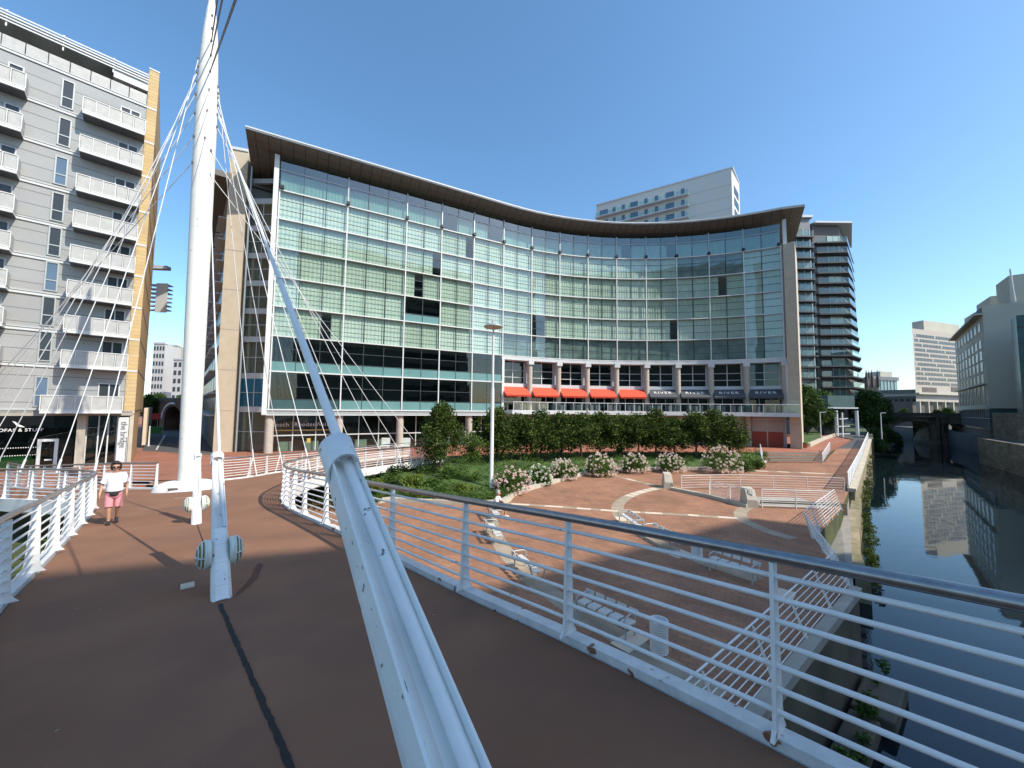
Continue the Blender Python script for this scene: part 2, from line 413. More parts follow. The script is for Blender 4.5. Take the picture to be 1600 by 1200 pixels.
hs = nt.nodes.new('ShaderNodeHueSaturation'); hs.inputs['Saturation'].default_value = 1.10; hs.inputs['Hue'].default_value = .492; nt.links.new(sk.outputs[0], hs.inputs['Color']); nt.links.new(hs.outputs[0], bg.inputs['Color']); bg.inputs['Strength'].default_value = .15
S.view_settings.view_transform = 'Standard'; S.view_settings.look = 'None'; S.view_settings.exposure = .76; S.view_settings.gamma = 1
S.cycles.transparent_max_bounces = 16; S.cycles.max_bounces = 8
# ================================================================== GROUND, RIVER, PLAZA
ZP, ZS, ZW = -5.5, -4.6, -8.0            # plaza, street, water
P_ = lambda x, y, z=ZP: at_z(x, y, z)
xy = lambda p: (p.x, p.y)
E4, E3, E2, E1, W1 = P_(1152, 1150), P_(1334, 925), P_(1272, 842), P_(1313, 797), P_(1326, 768)
W0 = at_z(1357, 688, ZS)
back = [V(-60, -62, 0), V(-20, -18, 0)]
# water, terrain
structure('river_water', MB().quad((-900, -900, ZW), (900, -900, ZW), (900, 1200, ZW), (-900, 1200, ZW)), 'river_water')
far_bank = [V(98, 106, 0), V(150, 165, 0), V(240, 300, 0)]
left_land = [xy(p) for p in back + [E4, E3, W1, W0]] + [xy(p) for p in far_bank] + [(240, 1100), (-800, 1100), (-800, -62)]
rec = [xy(p) for p in (E3, E2, E1, W1)]
lp = [xy(p) for p in back + [E4, E3, E2, E1, W1, W0]] + [xy(p) for p in far_bank] + [(240, 1100), (-800, 1100), (-800, -62)]
structure('ground', MB().prism(lp, ZW - 1.5, ZP - .02), 'soil')
# quay walls (each stretch of masonry is a wall of its own)
def wall_line(pts, z0, z1, th, m, name, label, cat='wall', side=1, cope=None):
    mb = MB(); ln = [Vector((p[0], p[1], 0)) for p in pts]; off = offset_line(ln, th * side)
    n = len(ln)
    g = lambda z, i: z[i] if isinstance(z, (list, tuple)) else z
    for i in range(n - 1):
        poly = [xy(ln[i]), xy(ln[i + 1]), xy(off[i + 1]), xy(off[i])]
        mb.prism(poly, z0, [g(z1, i), g(z1, i + 1), g(z1, i + 1), g(z1, i)])
    o = mb.build(name, m)
    if label: tag(o, label, cat)
    if cope:
        mc = MB(); c0 = offset_line(ln, -.06 * side); c1 = offset_line(ln, (th + .08) * side)
        for i in range(n - 1):
            poly = [xy(c0[i]), xy(c0[i + 1]), xy(c1[i + 1]), xy(c1[i])]
            mc.prism(poly, [g(z1, i) + .004, g(z1, i + 1) + .004] * 1 + [g(z1, i + 1) + .004, g(z1, i) + .004], [g(z1, i) + .22, g(z1, i + 1) + .22, g(z1, i + 1) + .22, g(z1, i) + .22])
        mc.build('coping', cope, o)
    return o
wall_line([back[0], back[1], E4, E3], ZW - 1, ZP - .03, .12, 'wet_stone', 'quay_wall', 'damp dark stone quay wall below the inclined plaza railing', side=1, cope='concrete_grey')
ow = [at_z(1336, 902, -7.0), at_z(1324, 862, -6.8), at_z(1324, 818, -6.5), at_z(1331, 776, -6.0)]
wall_line(ow, ZW - 1, [-7.0, -6.8, -6.5, -6.0], .5, 'weed_wall', 'quay_wall', 'weed grown low river wall beside the sunken ramp')
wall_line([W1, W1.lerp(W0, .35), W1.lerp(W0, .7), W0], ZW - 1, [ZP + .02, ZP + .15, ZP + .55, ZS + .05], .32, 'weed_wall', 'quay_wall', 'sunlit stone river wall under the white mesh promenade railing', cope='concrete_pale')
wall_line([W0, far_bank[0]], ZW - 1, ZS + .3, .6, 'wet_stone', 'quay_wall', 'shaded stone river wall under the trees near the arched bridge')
structure('landing_ramp', MB().prism(rec, ZW - .5, [-6.9, -7.1, -6.4, -6.0]), 'concrete_grey')
# stepped footing under the near quay wall
mb = MB(); a, b_ = E4 + V(.2, -.2, 0), E3 + V(.18, -.16, 0)
a0 = E4 + (E4 - E3) * .9 + V(.2, -.2, 0)
for k in range(7):
    p, q = a0.lerp(b_, k / 7), a0.lerp(b_, (k + .96) / 7); d = (q - p).normalized(); nrm = V(d.y, -d.x, 0); wd = .85 + .12 * ((k * 37) % 5 - 2)
    mb.prism([xy(p), xy(q), xy(q + nrm * wd), xy(p + nrm * wd)], ZW - .6, ZW + .30 + .05 * ((k * 13) % 4))
tag(mb.build('wall_footing', 'wet_stone', bevel=.05), 'mossy stepped stone footing at the waterline below the quay wall', 'footing')
# street terrace block and its paving
walk_px = [(700, 713), (800, 709), (900, 707), (1000, 706.5), (1100, 706.5), (1187, 707)]
walk = [at_z(x, y, ZS) for x, y in walk_px]
stairR = at_z(1284, 707, ZS)
st_edge = [(-120, -60), (-70, -14), (-29, 21), (-22, 22.5), (-17, 25.5), (-13.5, 29), (-10.5, 33.5), (-7.5, 37)] + [xy(p) for p in walk] + [xy(stairR)]
prom_in = [at_z(1286, 704, ZS), at_z(1300, 694, ZS), at_z(1330, 687, ZS)]
st_poly = st_edge + [xy(p) for p in prom_in] + [(70, 90), (200, 400), (-700, 400), (-700, -60)]
structure('street_terrace', MB().prism(st_poly, ZP - .5, ZS - .008), 'street_brick')
# asphalt road behind the bridge landing, with a pale line
road = [(-120, 15), (-45, 34.5), (-36.5, 35.2), (-32.6, 35.6), (-33.2, 44), (-37, 52), (-47, 66), (-70, 100), (-100, 140), (-160, 130)]
structure('road', MB().quad(*[at_z(x, y, ZS + .004) for x, y in [(222, 704), (333, 711), (322, 664), (236, 664)]]), 'asphalt')
mb = MB(); A, B_ = at_z(243, 703, ZS + .008), at_z(256, 680, ZS + .008); d = V(.12, .03, 0); mb.quad(A, A + d, B_ + d * 2, B_ - d * 0)
structure('road_line', mb, 'road_line')
mb = MB()
for i in range(len(walk) - 1):
    a, b_ = walk[i], walk[i + 1]
    mb.quad(a + V(0, 0, .004), b_ + V(0, 0, .004), b_ + V(0, 3.2, .004), a + V(0, 3.2, .004))
a = walk[-1]; mb.quad(a + V(0, 0, .004), stairR + V(0, 0, .004), stairR + V(0, 6, .004), a + V(0, 6, .004))
structure('red_walkway', mb, 'red_walk')
# plaza paving
plz = [P_(x, y) for x, y in [(560, 842), (700, 776), (860, 752), (960, 732), (1180, 727), (1290, 722), (1330, 715)]]
pl_poly = [(-16, -14.5), (-12, -10.5)] and [xy(E4 + (E4 - E3) * 1.2), xy(E4), xy(E3), xy(E2), xy(E1), xy(W1), xy(P_(1342, 735)), xy(P_(1296, 722)), xy(P_(1190, 724)), xy(P_(960, 733)), xy(P_(860, 750)), xy(P_(780, 782)), xy(P_(600, 772)), (-14, 22), (-14, -3)]
structure('plaza', MB().prism(pl_poly, ZP - .018, ZP), 'paving_brick')
# promenade rising towards the far street
pin = [P_(1288, 723), at_z(1295, 712, -5.3), at_z(1308, 700, -4.9), at_z(1333, 687, ZS)]
pout = [W1 + V(.0, .6, .0), W1.lerp(W0, .35) + V(-.3, .3, .17), W1.lerp(W0, .7) + V(-.3, .3, .5), W0]
pin = [V(p.x, p.y, z) for p, z in zip(pin, (ZP + .004, ZP + .1, ZP + .5, ZS + .006))]
pout = [V(p.x, p.y, z) for p, z in zip(pout, (ZP + .004, ZP + .1, ZP + .5, ZS + .006))]
structure('promenade', MB().ribbon(pin[:3], pout[:3]), 'paving_brick')
structure('promenade', MB().ribbon(pin[2:] + [V(70, 86, ZS + .006)], pout[2:] + [V(78, 86, ZS + .006)]), 'asphalt')
# pale paving bands set in the plaza (surface pattern of the paving: sheets 4 mm proud)
def band(pts, wd, m, lift, name='paving_band', n=8):
    ln = smooth_line(pts, n); l, r_ = offset_line(ln, -wd / 2), offset_line(ln, wd / 2)
    structure(name, MB().ribbon([p + V(0, 0, lift) for p in l], [p + V(0, 0, lift) for p in r_], True), m)
    return ln
ringA = [P_(x, y) for x, y in [(1039, 761), (1012, 766), (985, 774.5), (968, 786), (965, 798), (972, 811), (990, 826), (1012, 839), (1040, 853), (1070, 866), (1110, 881), (1185, 906)]]
la = band(ringA, .66, 'stone_band', .004)
ringB = [P_(x, y) for x, y in [(1176, 789), (1158, 799), (1160, 811), (1174, 819), (1200, 830), (1240, 842)]]
band(ringB, .62, 'stone_band', .005)
ringC = [P_(x, y) for x, y in [(766, 806), (771, 830), (784, 854), (802, 877), (828, 904), (858, 925), (905, 957), (970, 997), (1040, 1040), (1130, 1090)]]
lc = band(ringC, .66, 'stone_band', .004)
line1 = [P_(x, y) for x, y in [(782, 786.5), (860, 791.2), (960, 798.5), (1085, 805.5), (1165, 811)]]
l1 = band(line1, .4, 'stone_band', .008, n=4)
line2 = [P_(x, y) for x, y in [(952, 741.5), (1025, 759.5)]]
l2 = band(line2, .4, 'stone_band', .008, n=4)
line3 = [P_(x, y) for x, y in [(1172, 735.5), (1320, 741.5)]]
l3 = band(line3, .6, 'stone_band', .008, n=4)
def dashes(line, wd, spans, lift=.012):
    L = resample(line, n=100); mb = MB()
    for a, b_ in spans:
        seg = L[int(a * 100):int(b_ * 100) + 1]; l, r_ = offset_line(seg, -wd / 2), offset_line(seg, wd / 2)
        mb.ribbon([p + V(0, 0, lift) for p in l], [p + V(0, 0, lift) for p in r_], True)
    structure('pale_paving_blocks', mb, 'stone_pale')
dashes(l1, .36, [(.05, .13), (.2, .28), (.34, .40), (.44, .52), (.55, .6), (.62, .69), (.79, .83), (.9, .97)])
dashes(l2, .36, [(.4, .6), (.85, .97)])
dashes(l3, .52, [(.02, .2), (.3, .42), (.55, .8)])
dashes(la, .58, [(0.01, .03), (.06, .09), (.1, .135), (.145, .19), (.20, .235), (.24, .27), (.56, .6), (.83, .87)], .008)
# garden bed, its kerb
kerb_px = [(562, 790), (610, 782), (690, 785), (776, 786), (800, 772), (850, 757), (915, 740), (960, 734.5), (1060, 733), (1150, 732.5), (1192, 722)]
kerb = smooth_line([P_(x, y) for x, y in kerb_px], 5)
gb = smooth_line([V(-13, 28, -5.3), V(-10, 33, -4.9), V(-7.5, 36.5, ZS - .1)] + [p + V(0, -.05, -.03) for p in walk], 5)
A_, B_ = resample(kerb, n=60), resample(gb, n=60)
mb = MB(); rows = []
for k in range(9):
    t = k / 8
    rows.append([A_[i].lerp(B_[i], t) * 1 + V(0, 0, .10 * (1 - t) + .12 * math.sin(i * .9 + k * 1.7) * (0 < k < 8) + .25 * math.sin(t * PI)) for i in range(61)])
for a, b_ in zip(rows, rows[1:]): mb.ribbon(a, b_, True)
mb.sm = [True] * len(mb.f)
structure('garden_ground', mb, 'lawn')
GARDEN = rows
ki, ko = offset_line(kerb, .0), offset_line(kerb, .42)
mb = MB()
for i in range(len(kerb) - 1):
    mb.prism([xy(ki[i]), xy(ki[i + 1]), xy(ko[i + 1]), xy(ko[i])], ZP - .01, ZP + .22)
tag(mb.build('garden_kerb', 'concrete_pale'), 'pale stone kerb curving round the planted garden bed', 'kerb')
# steps up from the plaza to the red walkway
s0, s1 = P_(1191, 723), P_(1284, 724)
st = thing('stone_steps', 'broad flight of steps from the plaza to the red walkway', 'steps', ((s0 + s1) / 2))
u0, u1 = walk[-1] + V(.3, -.05, 0), stairR + V(-.1, -.05, 0)
for k in range(6):
    a, b_ = s0.lerp(u0, k / 6), s1.lerp(u1, k / 6); z = ZP + (ZS - ZP) * (k + 1) / 6
    mb = MB().prism([xy(a), xy(b_), xy(u1), xy(u0)], z - .15, z - .004 * (k == 5))
    mb.build('step', 'far_stone_dark' if k % 2 else 'paving_brick', st)
# dark soil floor below the footbridge's left branch, with planting added later
def sub(o, parent):
    off = world_loc(parent)
    for v in o.data.vertices: v.co -= off
    o.parent = parent
# ================================================================== FOOTBRIDGE
zlift = lambda p, dz: V(p[0], p[1], deck_z(p[0], p[1]) + dz)
Rk = [V(8.6, -5.6, 0), V(5.1, -1.4, 0), V(1.72, 2.66, 0), V(.55, 4.0, 0), V(-.65, 5.25, 0), V(-2.05, 6.8, 0), V(-3.4, 8.3, 0), V(-4.9, 9.9, 0), V(-6.4, 11.5, 0), V(-7.6, 13.0, 0), V(-8.9, 15.2, 0), V(-9.9, 18, 0), V(-10.45, 20.5, 0), V(-10.4, 23, 0), V(-9.8, 25.6, 0), V(-8.8, 28.2, 0), V(-7.4, 31.5, 0), V(-6.0, 35, 0)]
Lk = [V(2.4, -4.2, 0), V(-.6, -1.1, 0), V(-3.4, 2.0, 0), V(-6.56, 5.14, 0), V(-8.15, 6.88, 0), V(-9.55, 8.42, 0), V(-12.0, 11.12, 0), V(-13.7, 12.92, 0), V(-15.0, 14.1, 0), V(-16.4, 14.75, 0), V(-18.2, 15.2, 0), V(-20.2, 15.8, 0), V(-23, 17.0, 0), V(-27, 18.8, 0)]
# gentle left branch: levels off
def bz(p):
    z = deck_z(p[0], p[1])
    k = max(0, min(1, (-p[0] - 14.6) / 4)) * max(0, min(1, (21 - p[1]) / 4))
    z = z + k * .12
    return max(z, ZS + .1)
lift = lambda p, dz=0: V(p[0], p[1], bz(p) + dz)
Rl = [lift(p) for p in smooth_line(Rk, 6)]; Ll = [lift(p) for p in smooth_line(Lk, 6)]
farL = [V(-16.6, 18.2, 0), V(-18.2, 18.5, 0), V(-20, 18.75, 0), V(-22, 19.2, 0), V(-25, 20.3, 0), V(-28, 21.6, 0)]
FL = [lift(p) for p in smooth_line(farL, 5)]
farR_px = [(347, 752), (372, 750), (400, 746), (432, 737), (470, 729), (520, 720), (560, 714), (600, 709), (640, 706)]
farR_y = [21.6, 22.3, 23.4, 25.4, 27.3, 30, 32.3, 34.6, 36.6]
farR = [at_y(x, y, Y) for (x, y), Y in zip(farR_px, farR_y)]
FR = [V(p.x, p.y, bz(p)) for p in smooth_line(farR, 5)]
joint = [at_deck(232, 752), at_deck(290, 750), at_deck(345, 749)]
br = thing('footbridge', 'red brown surfaced three way footbridge deck with white edge beams', 'footbridge', (0, 0, 0))
poly = [p for p in Ll[::-1]]                               # left branch in, down the main deck's left edge
deck_poly = [xy(p) for p in Rl] + [xy(FR[-1])] + [xy(p) for p in FR[::-1][1:]] + [xy(joint[1]), xy(joint[0])] + [xy(p) for p in FL] + [xy(p) for p in Ll[::-1]]
bm = bmesh.new(); vs = [bm.verts.new((x, y, bz((x, y)))) for x, y in deck_poly]
es = [bm.edges.new((vs[i], vs[(i + 1) % len(vs)])) for i in range(len(vs))]
bmesh.ops.triangle_fill(bm, edges=es, use_beauty=True); bmesh.ops.recalc_face_normals(bm, faces=bm.faces)
for f in bm.faces:
    if f.normal.z < 0: f.normal_flip()
me = bpy.data.meshes.new('deck_surface'); bm.to_mesh(me); bm.free(); me.materials.append(M['deck_asphalt'])
ds = bpy.data.objects.new('deck_surface', me); COL.objects.link(ds); ds.parent = br
def edge_beam(line, side, name='edge_beam', depth=.34):
    mb = MB(); a = offset_line(line, .02 * side); b_ = offset_line(line, .16 * side)
    prof = lambda i: [a[i] + V(0, 0, .07), b_[i] + V(0, 0, .07), b_[i] + V(0, 0, -depth), a[i] + V(0, 0, -depth)]
    mb.loft([prof(i) if side > 0 else prof(i)[::-1] for i in range(len(line))], smooth=False)
    c0 = offset_line(line, -.35 * side); c1 = offset_line(line, -1.1 * side)
    # haunch: underside curving inwards
    for i in range(len(line) - 1):
        q = [a[i] + V(0, 0, -depth + .004), a[i + 1] + V(0, 0, -depth + .004), c0[i + 1] + V(0, 0, -depth - .22), c0[i] + V(0, 0, -depth - .22)]
        mb.quad(*q)
    mb.build(name, 'kerb_paint' if name == 'edge_beam' else 'white_paint', br)
edge_beam(Rl[:61], 1); edge_beam(Rl[60:], 1, 'branch_edge_beam', .42)
edge_beam(Ll[:49], -1); edge_beam(Ll[48:], -1, 'branch_edge_beam', .42)
edge_beam(FR, -1, 'branch_edge_beam', .2); edge_beam(FL, 1, 'branch_edge_beam', .2)
# underside
bm = bmesh.new(); vs = [bm.verts.new((x, y, bz((x, y)) - .34)) for x, y in deck_poly]
es = [bm.edges.new((vs[i], vs[(i + 1) % len(vs)])) for i in range(len(vs))]
bmesh.ops.triangle_fill(bm, edges=es, use_beauty=True)
me = bpy.data.meshes.new('deck_underside'); bm.to_mesh(me); bm.free(); me.materials.append(M['grey_metal'])
o = bpy.data.objects.new('deck_underside', me); COL.objects.link(o); o.parent = br
# black joint down the middle
A0, A1, A2 = V(.70, .30, 0), V(-3.95, 5.45, 0), V(-8.33, 10.42, 0)
cl = [V(4.2, -4.0, 0), V(.72, .28, 0), V(-1.43, 2.68, 0), V(-3.82, 5.25, 0)]
def strip(line, wd, m, name, dz, jit=0.):
    l, r_ = offset_line(line, -wd / 2), offset_line(line, wd / 2); j = lambda: V(rnd.uniform(-jit, jit), rnd.uniform(-jit, jit), 0)
    MB().ribbon([lift(p + j(), dz) for p in l], [lift(p + j(), dz) for p in r_], True).build(name, m, br)
strip(resample(cl, .06), .045, 'joint_black', 'centre_joint', .004, .006)
strip(resample([A1 + V(-.2, .25, 0), A2 + V(.1, -.1, 0)], .3), .02, 'joint_black', 'centre_joint', .004)
strip(resample([joint[0], joint[1], joint[2]], .5), .09, 'stone_band', 'end_joint', .006)
strip(resample([at_deck(272, 779), at_deck(303, 776)], .3), .35, 'stone_band', 'drain_cover', .006)
mb = MB(); o_ = at_deck(293, 916); mb.box(lift(o_, .008), (.16, .22, .012), .7); mb.build('drain_cover', 'stone_pale', br)
mb = MB(); st_ = [(412, 882), (408, 890), (402, 904), (392, 914), (378, 926), (364, 934), (372, 924), (384, 912), (393, 900), (398, 886), (404, 880)]
mb.add([lift(at_deck(x, y), .003) for x, y in st_], [tuple(range(len(st_)))[::-1]]); mb.build('damp_stain', 'stain', br)
# droppings and grit scattered on the deck
mb = MB(); r2 = random.Random(3)
for k in range(55):
    t = r2.random() ** .7; x0 = -1.2 - 8 * t + r2.uniform(-3.4, 3.2); y0 = 2.4 + 8.6 * t + r2.uniform(-1, 1)
    if not (-.02 < (x0 * .785 + y0 * .62 + 1.0) + 3.0 and (x0 * .785 + y0 * .62) < 3.2): continue
    s_ = r2.uniform(.004, .015); n = r2.randint(5, 8)
    mb.add([lift((x0 + s_ * r2.uniform(.5, 1.3) * math.cos(2 * PI * k2 / n), y0 + s_ * r2.uniform(.5, 1.6) * math.sin(2 * PI * k2 / n)), .003) for k2 in range(n)], [tuple(range(n))])
build_each(mb, 'dropping', 'stone_band', br)
# brick apron from the bridge end down to the street
ap = [at_deck(240, 750), at_deck(352, 749)]
structure('bridge_apron', MB().ribbon([joint[0] + V(-2.0, 0, 0), V(-32, 30, ZS + .004)], [joint[2] + V(1, .3, 0), V(-16, 34, ZS + .004)], True), 'street_brick')

# ------------------------------------------------------------------ railings
def railing(label, line, step, h=1.15, rods=7, r=.018, hr=.042, outward=1, fin=.13, group='white railings of the footbridge', posts=None, lean=0., hm='steel_rail', name='bridge_railing'):
    """line: kerb line with its heights"""
    t = thing(name, label, 'railing', line[0], group=group)
    top = offset_line(line, (.06 + lean) * outward)
    MB().tube([p + V(0, 0, h) for p in top], hr, 10).build('handrail', hm, t)
    for k in range(rods):
        f = (k + 1) / (rods + .9)
        ln = offset_line(line, (.06 + lean * f) * outward)
        MB().tube([p + V(0, 0, h * f) for p in ln], r, 6).build('rod', 'white_paint', t)
    ps = posts or resample(line, step)
    for i, p in enumerate(ps):
        j = min(range(len(line)), key=lambda q: (line[q] - p).length_squared)
        d = line[min(j + 1, len(line) - 1)] - line[max(j - 1, 0)]; d.z = 0; d.normalize(); o = V(d.y, -d.x, 0) * outward
        mb = MB(); prof = [(-.0, fin * 1.9), (.06, fin * 1.25), (.16, fin), (.6, fin * .8), (h - .04, fin * .55)]
        rings = []
        for z, wd in prof:
            c = p + o * (.06 + lean * z / h) + V(0, 0, z)
            a0, a1 = c - o * wd * .5, c + o * wd * .5
            rings.append([a0 - d * .013, a1 - d * .013, a1 + d * .013, a0 + d * .013])
        mb.loft(rings, smooth=False); mb.build('post', 'white_paint', t)
    return t
E_ = lambda line: [p + V(0, 0, .07) for p in line]
n_main = 61
postsR = [lift(V(*p, 0), .07) for p in [(5.1, -1.4), (3.4, .65), (1.74, 2.65), (.55, 4.0), (-.65, 5.25), (-2.15, 6.95), (-3.4, 8.3), (-4.55, 9.52), (-5.75, 10.8), (-6.6, 11.72), (-7.35, 12.65), (-8.1, 13.8), (-8.75, 14.95)]]
railing('long white railing with steel handrail along the main deck beside the plaza', E_(Rl[3:63]), 1.7, posts=postsR, group=None)
railing('white railing on the inner edge of the curved branch towards the office building', E_(Rl[62:]), 1.6, group=None)
railing('white railing along the deck edge beside the walking woman', E_(Ll[4:50]), 1.75, outward=-1, fin=.17, group=None)
railing('white railing on the near edge of the branch towards the furniture shop', E_(Ll[49:]), 1.7, outward=-1, fin=.17, group=None)
railing('white railing on the far edge of the branch in front of the furniture shop', E_(FL), 1.55, fin=.14, group=None)
railing('white railing on the outer edge of the branch in front of the office glazing', E_(FR), 1.5, outward=-1, group=None)

# ------------------------------------------------------------------ mast
mb0 = at_deck(293, 766)
tipP = at_y(332, -16, 20.6)
mast = thing('bridge_mast', 'tall white tapering steel mast rising from a domed plinth', 'mast', mb0)
axis = (tipP - mb0); mlen = axis.length; axis.normalize()
prof = [(.37, 0), (.38, mlen * .05), (.42, mlen * .25), (.455, mlen * .45), (.475, mlen * .6), (.48, mlen * .68), (.465, mlen * .745), (.42, mlen * .82), (.35, mlen * .885), (.235, mlen * .94), (.12, mlen * .98), (.03, mlen)]
def mrad(f):
    for (r0, h0), (r1, h1) in zip(prof, prof[1:]):
        if h0 <= f * mlen <= h1: return r0 + (r1 - r0) * (f * mlen - h0) / (h1 - h0)
    return .05
MB().lathe(mb0, prof, 32, axis).build('mast_shaft', 'mast_paint', mast)
for f in (.14, .33, .52):
    MB().lathe(mb0 + axis * mlen * f, [(mrad(f) + .002, -.015), (mrad(f) + .006, 0), (mrad(f) + .002, .015)], 32, axis).build('weld_band', 'white_paint', mast)
# domed plinth
e1 = V(.93, .36, 0).normalized(); e2 = V(-.36, .93, 0)
rings = []
for r_, z_ in [(1.0, -.15), (1.0, .02), (.97, .14), (.90, .30), (.80, .42), (.62, .50), (.35, .54)]:
    rings.append([mb0 + e1 * 1.32 * r_ * math.cos(2 * PI * k / 36) + e2 * .85 * r_ * math.sin(2 * PI * k / 36) + V(0, 0, z_ - .08) for k in range(36)])
MB().loft(rings).build('plinth', 'white_paint', mast)
pq = mb0 + e2 * -.80 + e1 * -.25 + V(0, 0, .20)
MB().box(pq, (.36, .02, .18), ax=(e1, (e2 * .8 + V(0, 0, .6)).normalized(), (e2 * -.6 + V(0, 0, .8)).normalized())).build('plaque', 'grey_metal', mast)
# ------------------------------------------------------------------ cables
def on_mast(y, side=0):
    """a lug on the mast at picture height y; side -1..1 goes round the shaft"""
    c = None; best = 1e9
    for k in range(400):
        p = mb0 + axis * mlen * k / 399
        r_ = p.copy(); d = r_.y * math.cos(PITCH) + r_.z * math.sin(PITCH); u = -r_.y * math.sin(PITCH) + r_.z * math.cos(PITCH)
        yy = 600 + FPX * (r_.x / d * math.sin(ROLL) - u / d * math.cos(ROLL))
        if abs(yy - y) < best: best = abs(yy - y); c = p; f = k / 399
    tocam = V(-c.x, -c.y, 0).normalized(); rgt = V(-tocam.y, tocam.x, 0)
    a = side * PI / 2
    return c + (tocam * math.cos(a) + rgt * math.sin(a)) * (mrad(f) + .03)
def lug(p):
    MB().lathe(p, [(.028, -.07), (.045, -.03), (.045, .06), (.02, .10)], 8).build('lug', 'dark_grey', mast)
cnt = ['first', 'second', 'third', 'fourth', 'fifth', 'sixth', 'seventh', 'eighth', 'ninth', 'tenth']
def cable(top, bot, label, r=.021, m='cable_paint', group=None):
    lug(top)
    t = thing('stay_cable', label, 'cable', bot, group=group)
    MB().tube([bot, bot.lerp(top, .5), top], r, 6).build('cable', m, t)
    d = (top - bot).normalized()
    MB().tube([bot - d * .02, bot + d * .5], r * 2.0, 8).build('socket', 'white_paint', t)
    return t
def bracket(t, bot, along):
    mb = MB()
    for s_ in (-1, 1): mb.beam(bot + V(0, 0, .05), bot + along * .28 * s_ + V(0, 0, -1.1), .05, .05)
    mb.build('anchor_bracket', 'white_paint', t)
rightc = [((338, 132), FR, (394, 748)), ((337, 143), FR, (437, 737)), ((336, 150), Rl, (479, 742)), ((336, 162), Rl, (516, 737)), ((335, 176), Rl, (553, 733)), ((335, 196), Rl, (593, 727)), ((331, 238), Rl, (622, 723)), ((331, 276), Rl, (654, 717))]
def nearest_on(line, px):
    best = None; bd = 1e9
    for p in resample(line, .15):
        d = p.y * math.cos(PITCH) + p.z * math.sin(PITCH); u = -p.y * math.sin(PITCH) + p.z * math.cos(PITCH)
        if d < 3: continue
        x = 800 + FPX * (p.x / d * math.cos(ROLL) + u / d * math.sin(ROLL)); y = 600 + FPX * (p.x / d * math.sin(ROLL) - u / d * math.cos(ROLL))
        q = abs(x - px[0]) + .3 * abs(y - px[1])
        if q < bd: bd = q; best = p
    return best
for i, ((tx, ty), ln, px) in enumerate(rightc):
    b_ = nearest_on(ln if ln is FR else Rl[60:], px) + V(0, 0, 1.15)
    t = cable(on_mast(ty, .75 if tx > 332 else .35), b_, 'white stay cable, %s counting from the mast, running to the branch before the office glazing' % cnt[i], .02)
    bracket(t, b_, V(.6, .6, 0))
leftc = [(100, .95, V(-15.3, 14.3, 0)), (112, .95, V(-17.6, 15.1, 0)), (122, .95, V(-19.9, 15.8, 0)), (136, .9, V(-22.3, 16.8, 0)), (156, .85, V(-24.7, 17.9, 0)), (186, .75, V(-27.5, 19.2, 0)), (222, .7, V(-30.5, 20.6, 0)), (262, .7, V(-33.5, 22.0, 0))]
for i, (ty, sd, b_) in enumerate(leftc):
    bb = lift(b_, 1.1)
    cable(on_mast(ty, -sd), bb, 'pale stay cable, %s counting from the mast, running to the branch before the furniture shop' % cnt[i], .019)
